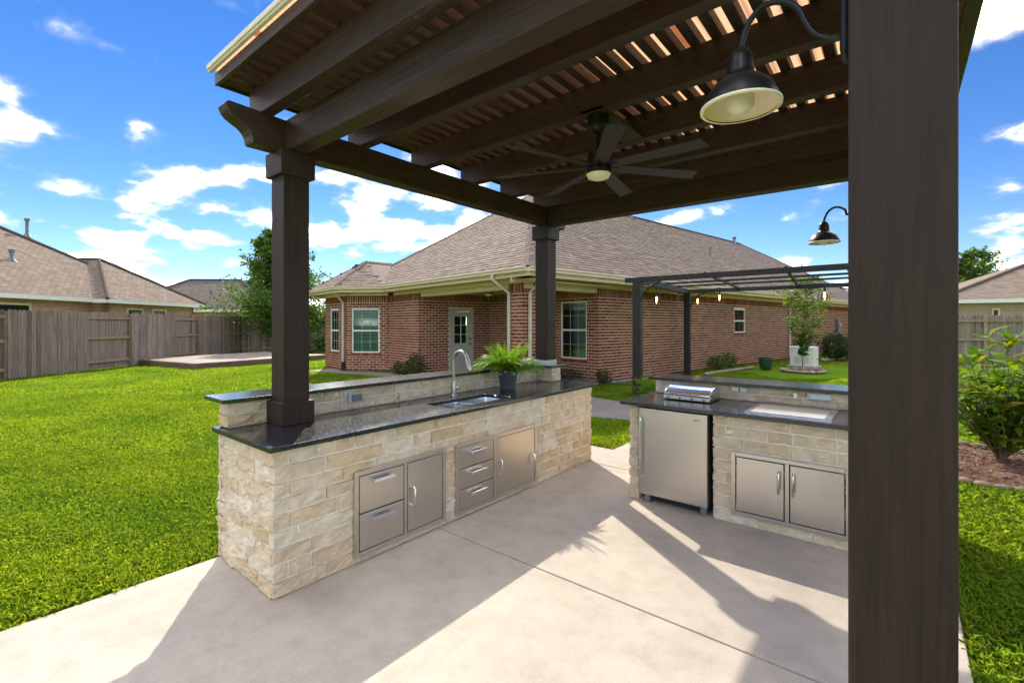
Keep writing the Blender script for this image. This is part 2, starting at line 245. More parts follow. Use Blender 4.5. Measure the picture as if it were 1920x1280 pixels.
# ------------------------------------------------------------------ mesh builder
class MB:
    def __init__(s): s.v = []; s.f = []; s.uv = None
    def add(s, vs, fs):
        b = len(s.v); s.v.extend([tuple(v) for v in vs]); s.f.extend([tuple(b+i for i in f) for f in fs]); return s
    def box(s, x0, x1, y0, y1, z0, z1):
        return s.add([(x0, y0, z0), (x1, y0, z0), (x1, y1, z0), (x0, y1, z0), (x0, y0, z1), (x1, y0, z1), (x1, y1, z1), (x0, y1, z1)],
                     [(3, 2, 1, 0), (4, 5, 6, 7), (0, 1, 5, 4), (1, 2, 6, 5), (2, 3, 7, 6), (3, 0, 4, 7)])
    def obox(s, o, u, v, w):
        """box from corner o with edge vectors u, v, w"""
        o, u, v, w = map(Vector, (o, u, v, w)); P = [o, o+u, o+u+v, o+v, o+w, o+u+w, o+u+v+w, o+v+w]
        F = [(3, 2, 1, 0), (4, 5, 6, 7), (0, 1, 5, 4), (1, 2, 6, 5), (2, 3, 7, 6), (3, 0, 4, 7)]
        if u.cross(v).dot(w) < 0: F = [f[::-1] for f in F]
        return s.add(P, F)
    def prism(s, pts, ext):
        """polygon pts (3D) extruded by vector ext"""
        k = len(pts); P = [Vector(p) for p in pts]; e = Vector(ext); Q = [p+e for p in P]
        nrm = sum(((P[i]).cross(P[(i+1) % k]) for i in range(k)), Vector())
        F = [tuple(range(k))[::-1], tuple(range(k, 2*k))] + [(i, (i+1) % k, k+(i+1) % k, k+i) for i in range(k)]
        if nrm.dot(e) < 0: F = [f[::-1] for f in F]
        return s.add(P+Q, F)
    def tube(s, path, r, n=8, cap=True):
        path = [Vector(p) for p in path]; k = len(path); rs = r if isinstance(r, (list, tuple)) else [r]*k; b = len(s.v); up = None
        for i, p in enumerate(path):
            t = (path[min(i+1, k-1)]-path[max(i-1, 0)]).normalized()
            if up is None: up = t.orthogonal().normalized()
            up = (up - t*up.dot(t)); up = up.normalized() if up.length > 1e-6 else t.orthogonal().normalized()
            w = t.cross(up)
            for j in range(n):
                a = 2*math.pi*j/n; s.v.append(tuple(p + (up*math.cos(a)+w*math.sin(a))*rs[i]))
        for i in range(k-1):
            for j in range(n): s.f.append((b+i*n+j, b+i*n+(j+1) % n, b+(i+1)*n+(j+1) % n, b+(i+1)*n+j))
        if cap: s.f.append(tuple(b+j for j in range(n))[::-1]); s.f.append(tuple(b+(k-1)*n+j for j in range(n)))
        return s
    def lathe(s, prof, c=(0, 0, 0), n=24, cap=True):
        b = len(s.v); c = Vector(c)
        for r, z in prof:
            for j in range(n):
                a = 2*math.pi*j/n; s.v.append((c.x+r*math.cos(a), c.y+r*math.sin(a), c.z+z))
        for i in range(len(prof)-1):
            for j in range(n): s.f.append((b+i*n+j, b+i*n+(j+1) % n, b+(i+1)*n+(j+1) % n, b+(i+1)*n+j))
        if cap:
            s.f.append(tuple(b+j for j in range(n))[::-1]); s.f.append(tuple(b+(len(prof)-1)*n+j for j in range(n)))
        return s
    def mesh(s, name):
        me = bpy.data.meshes.new(name); me.from_pydata(s.v, [], s.f); me.update(); return me
    def build(s, name, m, parent=None, smooth=False, bevel=0.0, segs=2):
        return link(name, s.mesh(name), m, parent, smooth, bevel, segs)
def link(name, me, m, parent=None, smooth=False, bevel=0.0, segs=2):
    if m and not me.materials: me.materials.append(MATS[m])
    o = bpy.data.objects.new(name, me); COL.objects.link(o)
    if parent: setp(o, parent)
    if smooth:
        me.polygons.foreach_set('use_smooth', [True]*len(me.polygons))
        if smooth != 'all': me.set_sharp_from_angle(angle=rad(40))
    if bevel:
        b = o.modifiers.new('bevel', 'BEVEL'); b.width = bevel; b.segments = segs; b.limit_method = 'ANGLE'; b.angle_limit = rad(40)
    return o
def world_of(o):
    m = o.matrix_basis.copy()
    if o.parent: m = world_of(o.parent) @ o.matrix_parent_inverse @ m
    return m
def setp(o, parent): o.parent = parent; o.matrix_parent_inverse = world_of(parent).inverted()
def thing(name, label, cat, loc=(0, 0, 0), group=None):
    o = bpy.data.objects.new(name, None); COL.objects.link(o); o.empty_display_size = 0.2; o.location = loc
    o['label'] = label; o['category'] = cat
    if group: o['group'] = group
    return o
def tag(o, label, cat, group=None):
    o['label'] = label; o['category'] = cat
    if group: o['group'] = group
    return o
def struct(o): o['kind'] = 'structure'; return o
def stuff(o): o['kind'] = 'stuff'; return o
def place(o, loc, M=None, parent=None):
    """put an object carrying shared mesh data at a world matrix under a parent"""
    m = (Matrix.Translation(loc) @ M.to_4x4()) if M is not None else Matrix.Translation(loc)
    o.matrix_basis = m
    if parent: setp(o, parent)
    return o
def uvmap(me, u, v):
    """UV in metres along the directions u and v"""
    l = me.uv_layers.new(name='uv'); u = Vector(u); v = Vector(v)
    for lp in me.loops: p = me.vertices[lp.vertex_index].co; l.data[lp.index].uv = (p.dot(u), p.dot(v))
# ================================================================== SETTING: ground, patio, paths
SX0, SX1, SY0, SY1 = -3.69, 0.27, -4.5, 5.58
g = MB(); g.add([(-420, -420, -0.035), (420, -420, -0.035), (420, 420, -0.035), (-420, 420, -0.035)], [(0, 1, 2, 3)])
struct(g.build('ground', 'lawn_soil'))
patio = bpy.data.objects.new('patio', None); COL.objects.link(patio); struct(patio)
J = 0.005
for (x0, x1, y0, y1) in ((SX0, SX1, SY0, 2.55-J), (SX0, SX1, 2.55+J, 4.90-J), (SX0, -2.0, 4.90+J, SY1), (-2.0+2*J, SX1, 4.90+J, SY1)):
    MB().box(x0, x1, y0, y1, -0.14, 0).build('slab', 'concrete', patio, bevel=0.006)
MB().box(SX0+.02, SX1-.02, SY0+.02, SY1-.02, -0.13, -0.012).build('joint_filler', 'soil', patio)
walk = MB().prism([(-2.87, 5.59, -0.1), (-1.55, 5.59, -0.1), (-1.55, 8.2, -0.1), (-1.9, 8.5, -0.1), (-2.87, 8.75, -0.1)], (0, 0, 0.096)).build('walkway', 'concrete', None, bevel=0.005); struct(walk)
PATH = [(-2.9, 7.55), (-2.9, 8.76), (-5.25, 9.35), (-7.2, 10.6), (-7.6, 9.2), (-4.15, 7.35)]
path = MB().prism([(x, y, -0.1) for x, y in PATH], (0, 0, 0.088)).build('path', 'path_concrete'); struct(path)
PATH2 = [(-16.2, 8.2), (-11.9, 9.0), (-7.4, 9.2), (-7.2, 10.9), (-12, 9.9), (-16.2, 9.4)]
path2 = MB().prism([(x, y, -0.1) for x, y in PATH2], (0, 0, 0.079)).build('path', 'path_concrete'); struct(path2)
# ================================================================== STONE ISLANDS
def rough_block(name, o, u, w, nrm, L, Hh, parent, rough=0.019):
    """a split-faced block: corner o, along u (length L), up w (height Hh), facing nrm"""
    ni = max(3, min(10, int(L/0.035))); us = [0, .0045]+[.0045+(L-.009)*q/ni for q in range(1, ni)]+[L-.0045, L]; ws = [0, .0045]+[.0045+(Hh-.009)*q/4 for q in range(1, 4)]+[Hh-.0045, Hh]
    nx, nz = len(us)-1, len(ws)-1; o, u, w, nrm = map(Vector, (o, u, w, nrm)); V = []; s = random.uniform(0, 90)
    for j in range(nz+1):
        for i in range(nx+1):
            a, b = us[i], ws[j]; edge = i in (0, nx) or j in (0, nz)
            q = mnoise.noise(Vector((a*11+s, b*13, s)))*0.8 + mnoise.noise(Vector((a*36+s, b*40, s*1.3)))*0.55
            jx, jz = (0, 0) if edge else (random.uniform(-.006, .006), random.uniform(-.004, .004))
            V.append(o + u*(a+jx) + w*(b+jz) + nrm*(-0.005 if edge else 0.004 + rough*q))
    k0 = len(V)
    for a, b in ((0, 0), (1, 0), (1, 1), (0, 1)): V.append(o + u*a*L + w*b*Hh - nrm*0.05)
    F = []; st = nx+1
    for j in range(nz):
        for i in range(nx): F.append((j*st+i, j*st+i+1, (j+1)*st+i+1, (j+1)*st+i))
    F += [tuple([k0, k0+1]+list(range(nx, -1, -1))), tuple([k0+1, k0+2]+[j*st+nx for j in range(nz, -1, -1)]), tuple([k0+2, k0+3]+[nz*st+i for i in range(0, nx+1)]), tuple([k0+3, k0]+[j*st for j in range(0, nz+1)])]
    if u.cross(w).dot(nrm) < 0: F = [f[::-1] for f in F]
    mb = MB(); mb.add(V, F); ob = mb.build(name, 'limestone', parent); return ob
def stone_face(parent, o, u, nrm, L, z0, z1, courses, opens=(), seed=1):
    rs = random.Random(seed); o = Vector(o); u = Vector(u); hs = [rs.uniform(0.92, 1.08) for _ in range(courses)]; tot = sum(hs); z = z0; J = 0.011
    for c in range(courses):
        h = hs[c]/tot*(z1-z0); x = 0.0; first = True
        while x < L-0.02:
            l = rs.choice((rs.uniform(0.12, 0.18), rs.uniform(0.22, 0.32), rs.uniform(0.30, 0.48), rs.uniform(0.26, 0.42)))
            if first: l = rs.choice((0.10, 0.16, 0.24, 0.34)); first = False
            if L-(x+l) < 0.09: l = L-x
            skip = any(x >= a-0.005 and x+l <= b+0.005 and z >= c0-0.03 and z+h <= c1+0.03 for a, b, c0, c1 in opens)
            if not skip: rough_block('stone_block', o + u*(x+J/2) + Vector((0, 0, z+J/2)), u, (0, 0, 1), nrm, l-J, h-J, parent)
            x += l
        z += h
AX, AXB, AY0, AY1 = -2.845, -3.70, 1.255, 5.0
island = thing('kitchen_island', 'long limestone outdoor kitchen island with black granite top and sink', 'kitchen island', (-3.27, 3.1, 0))
cab_open = [(1.79-AY0, 2.61-AY0, 0.05, 0.62), (2.74-AY0, 3.84-AY0, 0.03, 0.61)]
MB().box(AXB+.017, AX-.0142, AY0+.0147, AY1-.017, 0, 0.62).box(AXB+.017, AX-.0142, AY0+.0147, 2.70, 0.62, .875).box(AXB+.017, AX-.0142, 3.78, AY1-.017, 0.62, .875).box(AX-.08, AX-.0142, 2.70, 3.78, .62, .875).box(AXB+.017, -3.36, 2.70, 3.78, .62, .875).build('core', 'mortar_cream', island)
stone_face(island, (AX-.008, AY0, 0), (0, 1, 0), (1, 0, 0), AY1-AY0, 0, 0.88, 9, cab_open, 3)
stone_face(island, (AXB, AY0+.008, 0), (1, 0, 0), (0, -1, 0), AX-AXB-.008, 0, 0.88, 9, (), 5)
stone_face(island, (AXB, AY1-.008, 0), (1, 0, 0), (0, 1, 0), AX-AXB, 0, 0.88, 9, (), 6)
stone_face(island, (AXB+.008, AY0, 0), (0, 1, 0), (-1, 0, 0), AY1-AY0, 0.0, 0.88, 6, (), 8)
# riser under the bar, with the small pier under the far post
MB().box(-3.709, -3.601, AY0+.034, 5.06, .906, 1.084).box(-3.60, -3.344, 4.875, 5.06, .906, 1.084).build('riser_core', 'mortar_cream', island)
stone_face(island, (-3.592, AY0+.015, 0), (0, 1, 0), (1, 0, 0), 4.86-AY0-.015, .907, 1.085, 2, (), 11)
stone_face(island, (-3.725, AY0+.022, 0), (1, 0, 0), (0, -1, 0), .135, .907, 1.085, 2, (), 12)
stone_face(island, (-3.718, AY0+.02, 0), (0, 1, 0), (-1, 0, 0), 3.8, .907, 1.085, 2, (), 14)
stone_face(island, (-3.335, 4.86, 0), (0, 1, 0), (1, 0, 0), .21, .907, 1.085, 2, (), 15)
stone_face(island, (-3.58, 4.865, 0), (1, 0, 0), (0, -1, 0), .24, .907, 1.085, 2, (), 16)
# granite top with a cut-out for the sink
CX0, CX1, CY0, CY1 = -3.725, -2.815, 1.228, 5.13
HX0, HX1, HY0, HY1 = -3.30, -2.965, 2.80, 3.60
def slab_with_hole(x0, x1, y0, y1, hx0, hx1, hy0, hy1, z0, z1):
    mb = MB(); O = [(x0, y0), (x1, y0), (x1, y1), (x0, y1)]; I = [(hx0, hy0), (hx1, hy0), (hx1, hy1), (hx0, hy1)]
    V = [(x, y, z) for z in (z0, z1) for x, y in O+I]; F = []
    for i in range(4):
        j = (i+1) % 4
        F += [(i, 4+i, 4+j, j), (8+i, 8+j, 12+j, 12+i), (i, j, 8+j, 8+i), (4+j, 4+i, 12+i, 12+j)]
    return mb.add(V, F)
top = slab_with_hole(CX0, CX1, CY0, CY1, HX0, HX1, HY0, HY1, .876, .907).build('countertop', 'granite', island, bevel=0.004)
MB().prism([(-3.90, 1.235, 1.083), (-3.545, 1.235, 1.083), (-3.545, 4.80, 1.083), (-3.30, 4.80, 1.083), (-3.30, 5.20, 1.083), (-3.90, 5.20, 1.083)], (0, 0, .028)).build('bar_top', 'granite', island, bevel=0.004)
# cabinets: frame, drawers and doors proud of the stone
def panel_x(parent, name, y0, y1, z0, z1, x0, x1, m='stainless_v'): return MB().box(x0, x1, y0, y1, z0, z1).build(name, m, parent, bevel=0.003)
def frame_x(parent, y0, y1, z0, z1, bars_y=()):
    t = 0.032; x0, x1 = AX-.03, AX+.024; mb = MB()
    mb.box(x0, x1, y0, y0+t, z0, z1).box(x0, x1, y1-t, y1, z0, z1).box(x0, x1-.001, y0+t, y1-t, z0, z0+t).box(x0, x1-.001, y0+t, y1-t, z1-t, z1)
    for b in bars_y: mb.box(x0, x1-.002, b-.014, b+.014, z0+t, z1-t)
    mb.build('cabinet_frame', 'stainless', parent, bevel=0.003)
    MB().box(x0+.002, x0+.02, y0+t, y1-t, z0+t, z1-t).build('cabinet_recess', 'rubber_black', parent)
def bar_handle(parent, a, b, nrm, r=0.0095, off=0.036):
    a, b, nrm = Vector(a), Vector(b), Vector(nrm); d = (b-a).normalized()
    mb = MB(); mb.tube([a, a+nrm*(off-.012), a+nrm*off+d*.012, b+nrm*off-d*.012, b+nrm*(off-.012), b], r, 10); return mb.build('handle', 'chrome', parent, smooth=True)
XF = AX+.021
frame_x(island, 1.785, 2.612, .046, .628, (2.212,))
def drawer(y0, y1, z0, z1, hy0, hy1, hz):
    d = panel_x(island, 'drawer', y0, y1, z0, z1, AX-.006, XF); MB().box(XF, XF+.03, hy0, hy0+.018, hz-.009, hz+.009).box(XF, XF+.03, hy1-.018, hy1, hz-.009, hz+.009).box(XF+.024, XF+.043, hy0-.008, hy1+.008, hz-.013, hz+.013).build('handle', 'stainless_polished', d, bevel=0.005)
drawer(1.824, 2.192, .340, .590, 1.925, 2.085, .545); drawer(1.824, 2.192, .084, .332, 1.925, 2.085, .284)
d = panel_x(island, 'cabinet_door', 2.232, 2.575, .084, .590, AX-.006, XF); bar_handle(d, (XF, 2.272, .27), (XF, 2.272, .408), (1, 0, 0))
frame_x(island, 2.732, 3.225, .034, .622); frame_x(island, 3.228, 3.852, .034, .622)
for z0, z1 in ((.418, .586), (.246, .410), (.070, .238)): drawer(2.770, 3.188, z0, z1, 2.885, 3.062, (z0+z1)/2+.035)
d = panel_x(island, 'cabinet_door', 3.266, 3.814, .070, .586, AX-.006, XF); bar_handle(d, (XF, 3.772, .206), (XF, 3.772, .335), (1, 0, 0)); bar_handle(d, (XF, 3.292, .25), (XF, 3.292, .385), (1, 0, 0), 0.006, 0.022)
# outlet on the riser
def outlet_x(parent, x, y0, y1, z0, z1):
    o = MB().box(x-.01, x+.028, y0, y1, z0, z1).build('outlet_box', 'outlet_steel', parent, bevel=0.004); MB().box(x+.028, x+.045, y0+.03, y1-.008, z0+.012, z1-.01).build('cover', 'outlet_dark', o, bevel=0.004)
outlet_x(island, -3.585, 2.195, 2.32, .965, 1.045)
# sink (undermount, two bowls) and tap
sink = thing('sink', 'stainless steel double bowl sink set into black granite', 'sink', (-3.13, 3.2, .7))
for y0, y1 in ((HY0-.012, 3.185), (3.215, HY1+.012)):
    x0, x1, zb, zt = HX0-.012, HX1+.012, .70, .8755; i = .018; mb = MB()
    V = [(x0, y0, zt), (x1, y0, zt), (x1, y1, zt), (x0, y1, zt), (x0+i, y0+i, zb), (x1-i, y0+i, zb), (x1-i, y1-i, zb), (x0+i, y1-i, zb)]
    mb.add(V, [(4, 5, 6, 7), (0, 4, 7, 3), (1, 5, 4, 0), (2, 6, 5, 1), (3, 7, 6, 2)]); b = mb.build('bowl', 'stainless_polished', sink, bevel=0.03, segs=4)
    MB().lathe([(.001, 0), (.045, 0), (.045, .004), (.03, .002), (.001, -.004)], ((x0+x1)/2, (y0+y1)/2, zb+.001), 20).build('drain', 'chrome', sink, smooth=True)
MB().box(HX0-.01, HX1+.01, 3.183, 3.217, .74, .872).build('divider', 'stainless_polished', sink, bevel=0.008)
fx, fy = -3.452, 3.30
tap = thing('faucet', 'tall brushed nickel gooseneck faucet behind the double sink', 'faucet', (fx, fy, .905))
MB().lathe([(.036, 0), (.036, .012), (.028, .018), (.028, .13), (.025, .14), (.018, .16)], (fx, fy, .906), 18).build('body', 'nickel', tap, smooth=True)
P = [(fx, fy, 1.05), (fx, fy, 1.26)] + [(fx+.095-.095*math.cos(a), fy, 1.26+.095*math.sin(a)) for a in np.linspace(0.15, math.pi*.93, 14)]
MB().tube(P, 0.018, 14).build('spout', 'nickel', tap, smooth=True)
e = Vector(P[-1]); dd = (Vector(P[-1])-Vector(P[-2])).normalized()
MB().tube([e-dd*.005, e+dd*.012, e+dd*.05, e+dd*.105, e+dd*.12], [.019, .023, .023, .027, .021], 14).build('spray_head', 'nickel', tap, smooth=True)
MB().tube([(fx, fy+.015, .985), (fx, fy+.06, .985)], .015, 12).tube([(fx, fy+.058, .985), (fx+.005, fy+.075, 1.02), (fx+.008, fy+.078, 1.065)], [.009, .007, .006], 10).build('lever', 'nickel', tap, smooth=True)
# ---- island B
BY, BX0, BX1, BYB = 4.135, -1.955, 0.24, 5.02
isl2 = thing('kitchen_island', 'shorter limestone island holding refrigerator bay and double steel doors', 'kitchen island', (-.85, 4.55, 0))
MB().box(BX0+.017, -1.866, BY+.0147, BYB, 0, .875).box(-1.866, -1.188, 4.80, BYB, 0, .875).box(-1.188, BX1-.017, BY+.0147, BYB, 0, .875).build('core', 'mortar_cream', isl2)
MB().box(-1.866, -1.20, 4.785, 4.80, 0, .876).build('bay_back', 'rubber_black', isl2)
stone_face(isl2, (BX0, BY+.008, 0), (1, 0, 0), (0, -1, 0), .092, 0, .88, 9, (), 21)
stone_face(isl2, (BX0+.008, BY, 0), (0, 1, 0), (-1, 0, 0), .86, 0, .88, 9, (), 22)
stone_face(isl2, (-1.205, BY+.008, 0), (1, 0, 0), (0, -1, 0), BX1+1.205, 0, .88, 9, [(-1.04+1.205, -.255+1.205, .085, .585)], 23)
stone_face(isl2, (-1.197, BY+.02, 0), (0, 1, 0), (-1, 0, 0), .5, 0, .88, 9, (), 24)
stone_face(isl2, (BX1-.008, BY, 0), (0, 1, 0), (1, 0, 0), .86, 0, .88, 9, (), 26)
MB().box(-2.02, .265, 4.075, 5.02, .876, .907).build('countertop', 'granite', isl2, bevel=0.004)
MB().box(-1.985, .23, 4.847, 4.97, .906, 1.045).build('riser_core', 'mortar_cream', isl2)
stone_face(isl2, (-1.99, 4.838, 0), (1, 0, 0), (0, -1, 0), 2.23, .907, 1.046, 2, (), 25)
MB().box(-2.04, .27, 4.775, 5.22, 1.044, 1.072).build('bar_top', 'granite', isl2, bevel=0.004)
yf = BY-.024
mb = MB(); mb.box(-1.052, -1.018, yf, BY+.03, .082, .592).box(-.285, -.25, yf, BY+.03, .082, .592).box(-1.018, -.285, yf+.001, BY+.03, .082, .115).box(-1.018, -.285, yf+.001, BY+.03, .559, .592).box(-.667, -.637, yf+.002, BY+.03, .115, .559).build('cabinet_frame', 'stainless', isl2, bevel=0.003)
MB().box(-1.018, -.285, BY+.006, BY+.028, .115, .559).build('cabinet_recess', 'rubber_black', isl2)
for x0, x1, hx in ((-1.011, -.674, -.705), (-.630, -.292, -.608)):
    d = MB().box(x0, x1, yf+.003, BY+.004, .122, .552).build('cabinet_door', 'stainless_v', isl2, bevel=0.003); bar_handle(d, (hx, yf+.003, .332), (hx, yf+.003, .494), (0, -1, 0))
for x0, x1, z0, z1 in ((-1.225, -1.158, .985, 1.035), (-1.15, -1.083, .985, 1.032), (-.60, -.43, .972, 1.03)):
    o = MB().box(x0, x1, 4.798, 4.85, z0, z1).build('outlet_box', 'outlet_steel', isl2, bevel=0.004)
    MB().box(x0+.012, x1-.012, 4.790, 4.799, z0+.01, z1-.01).build('cover', 'outlet_steel', o, bevel=0.003)
o = MB().tube([(-.695, 4.86, 1.005), (-.695, 4.80, 1.005)], .02, 16).build('gas_knob', 'outlet_steel', isl2, smooth=True); MB().box(-.702, -.688, 4.79, 4.80, .975, 1.01).build('key_slot', 'chrome', o)
# refrigerator in its bay
fr = thing('refrigerator', 'stainless steel compact refrigerator in the bay of the shorter island', 'refrigerator', (-1.54, 4.4, 0))
MB().box(-1.842, -1.232, 4.17, 4.76, .07, .865).build('cabinet', 'rubber_black', fr, bevel=0.005)
dr = MB().box(-1.846, -1.236, 4.105, 4.165, .075, .862).build('door', 'stainless_v', fr, bevel=0.008, segs=3)
MB().tube([(-1.815, 4.107, .78), (-1.815, 4.066, .775), (-1.815, 4.064, .75), (-1.815, 4.064, .26), (-1.815, 4.066, .24), (-1.815, 4.107, .235)], .009, 10).build('handle', 'stainless_polished', dr, smooth=True)
MB().lathe([(.001, -.004), (.03, -.004), (.034, 0), (.03, .003), (.001, .004)], (0, 0, 0), 20).build('badge', 'chrome', dr, smooth=True).matrix_basis = Matrix.Translation((-1.32, 4.103, .80)) @ Matrix.Rotation(rad(90), 4, 'X') @ Matrix.Diagonal((1, .35, 1, 1))
MB().box(-1.83, -1.25, 4.16, 4.72, .03, .069).build('toe_grille', 'rubber_black', fr)
for fxx in (-1.80, -1.30): MB().box(fxx, fxx+.05, 4.125, 4.175, 0, .075).build('foot', 'outlet_dark', fr, bevel=0.004)
# portable grill with a domed lid on the counter
gr = thing('tabletop_grill', 'polished stainless tabletop grill with domed lid on granite', 'grill', (-1.53, 4.62, .907))
gx0, gx1, gy0, gy1 = -1.745, -1.315, 4.445, 4.775
MB().box(gx0, gx1, gy0, gy1, .913, .955).build('base', 'stainless_polished', gr, bevel=0.006)
for k in range(4): MB().box(gx0+.012 if k % 2 else gx1-.042, gx0+.042 if k % 2 else gx1-.012, gy0+.01 if k < 2 else gy1-.04, gy0+.04 if k < 2 else gy1-.01, .906, .915).build('foot', 'rubber_black', gr)
prof = [(gy0+.004, .957), (gy0+.004, .972), (gy0+.03, .995), (gy0+.08, 1.018), (gy0+.15, 1.030), (gy0+.23, 1.030), (gy1-.03, 1.018), (gy1-.006, .99), (gy1-.006, .957)]
MB().prism([(gx0+.004, y, z) for y, z in prof], (gx1-gx0-.008, 0, 0)).build('lid', 'stainless_polished', gr, smooth=True, bevel=0.008, segs=3)
MB().box(gx0+.003, gx1-.003, gy0-.006, gy0+.002, .920, .946).build('control_panel', 'stainless', gr, bevel=0.002)
for k in range(4): MB().tube([(gx0+.05+k*.11, gy0-.016, .933), (gx0+.05+k*.11, gy0-.004, .933)], .008, 12).build('knob', 'black_metal', gr, smooth=True)
# griddle plate let into the granite
gd = thing('griddle', 'flat steel griddle plate with pale rim let into granite top', 'griddle', (-.67, 4.46, .907))
qx0, qx1, qy0, qy1 = -.968, -.375, 4.195, 4.73
mb = MB(); t = .03
mb.box(qx0, qx1, qy0, qy0+t, .9, .917).box(qx0, qx1, qy1-t, qy1, .9, .917).box(qx0, qx0+t, qy0+t, qy1-t, .9, .9165).box(qx1-t-.02, qx1, qy0+t, qy1-t, .9, .9165).build('rim', 'stainless_polished', gd, bevel=0.003)
MB().box(qx0+t, qx1-t-.02, qy0+t, qy1-t, .9, .913).build('plate', 'stainless', gd)
# potted fern
pc = Vector((-3.385, 4.07, .907))
fern = thing('potted_fern', 'bright green fern with small white flowers in grey pot on granite', 'potted plant', pc)
MB().lathe([(.001, 0), (.082, 0), (.086, .01), (.108, .165), (.112, .170), (.112, .195), (.104, .197), (.100, .175), (.001, .172)], pc, 32, False).build('pot', 'pot_grey', fern, smooth=True)
MB().lathe([(.001, .17), (.101, .172)], pc, 24, False).build('soil', 'soil', fern)
def frond_mesh(L, arch, seed):
    rs = random.Random(seed); mb = MB(); N = 26; pts = []
    for i in range(N+1):
        t = i/N; pts.append(Vector((L*t*(1-.22*arch*t), 0, L*(.85*t-arch*t*t*1.0))))
    for i in range(N):
        w = .0022*(1-.7*i/N); p, q = pts[i], pts[i+1]; mb.add([p+Vector((0, -w, 0)), p+Vector((0, w, 0)), q+Vector((0, w, 0)), q+Vector((0, -w, 0))], [(0, 1, 2, 3)])
    for i in range(2, N+1):
        t = i/N; ln = L*.17*math.sin(math.pi*min(1, .18+.85*t)**.8)*rs.uniform(.8, 1.15)+.004; p = pts[i]; tn = (pts[i]-pts[i-1]).normalized()
        for sd in (-1, 1):
            d = (Vector((0, sd, 0))+tn*.55+Vector((0, 0, rs.uniform(-.25, .1)))).normalized(); w = tn*(L/N*.44); m_ = p+d*ln*.55+Vector((0, 0, .002)); e_ = p+d*ln-Vector((0, 0, ln*.22))
            mb.add([p-w*.6, p+w*.6, m_+w*.55, e_, m_-w*.55], [(0, 1, 2, 4), (4, 2, 3)])
    return mb.mesh('frond')
FM = [frond_mesh(L, a, k) for k, (L, a) in enumerate(((.30, .35), (.34, .62), (.28, .85), (.36, .95), (.24, .18)))]
for me in FM: me.materials.append(MATS['fern_leaf'])
for k in range(150):
    a = 2.399963*k+random.uniform(-.2, .2); up = random.random(); vi = 4 if up > .86 else 0 if up > .62 else 1 if up > .4 else 2 if up > .2 else 3
    o = bpy.data.objects.new('frond', FM[vi]); COL.objects.link(o); s = random.uniform(.85, 1.35)*(1.15 if vi in (1, 2, 3) else 1.1)
    M = Matrix.Rotation(a, 3, 'Z') @ Matrix.Rotation(-rad(28 if vi in (0, 4) else random.uniform(0, 16)), 3, 'Y') @ Matrix.Rotation(random.uniform(-.5, .5), 3, 'X') @ Matrix.Diagonal((s, s, s))
    r0 = random.uniform(0, .055); place(o, pc+Vector((r0*math.cos(a), r0*math.sin(a), .17)), M, fern)
fl = MB()
for j in range(6): a = j*math.pi/3; fl.add([(0, 0, 0), (.012*math.cos(a-.3), .012*math.sin(a-.3), .004), (.019*math.cos(a), .019*math.sin(a), .002), (.012*math.cos(a+.3), .012*math.sin(a+.3), .004)], [(0, 1, 2, 3)])
flm = fl.mesh('flower'); flm.materials.append(MATS['petal_white'])
for k in range(34):
    a = random.uniform(0, 6.28); r0 = random.uniform(.12, .235); z = random.choice((random.uniform(.16, .22), random.uniform(.17, .2), random.uniform(.24, .34)))
    place_o = bpy.data.objects.new('flower', flm); COL.objects.link(place_o); place(place_o, pc+Vector((r0*math.cos(a), r0*math.sin(a), z)), Matrix.Rotation(random.uniform(0, 6), 3, 'Z') @ Matrix.Rotation(random.uniform(.2, 1.1), 3, 'X') @ Matrix.Diagonal((random.uniform(.7, 1.15),)*3), fern)
# ================================================================== PERGOLA
perg = thing('pergola', 'dark brown timber pergola with slatted roof over the stone islands', 'pergola', (-1.7, 3.2, 0))
BZ0, BZ1, RZ1, SZ1 = 2.865, 3.083, 3.272, 3.335
def post(x0, x1, y0, y1, z0, ztop, base=None, cap=True, collar=False):
    p = MB().box(x0, x1, y0, y1, z0, ztop).build('post', 'timber_z', perg, bevel=0.006)
    if base: MB().box(x0-.026, x1+.026, y0-.024, y1+.026, z0, z0+base).build('base_trim', 'timber_z', p, bevel=0.005)
    if cap: MB().box(x0-.03, x1+.03, y0-.03, y1+.03, 2.69, BZ0-.001).build('cap_trim', 'timber_z', p, bevel=0.005)
    if collar: MB().box(x0-.006, x1+.006, y0-.006, y1+.006, z0, z0+.062).build('metal_collar', 'outlet_steel', p, bevel=0.003)
    return p
post(-3.557, -3.365, 1.562, 1.752, .907, BZ0, .163)
post(-3.56, -3.375, 4.825, 5.02, 1.111, BZ0, None, True, True)
post(-.103, .115, 1.56, 1.77, 0, BZ0, None, False)
post(-.292, -.09, 4.86, 5.06, 1.0715, BZ0, None, False)
def beam(x0, x1, y0, y1, z0, z1, m, name='beam'): return MB().box(x0, x1, y0, y1, z0, z1).build(name, m, perg, bevel=0.006)
beam(-3.53, -3.385, 1.60, 5.25, BZ0, BZ1, 'timber_y')
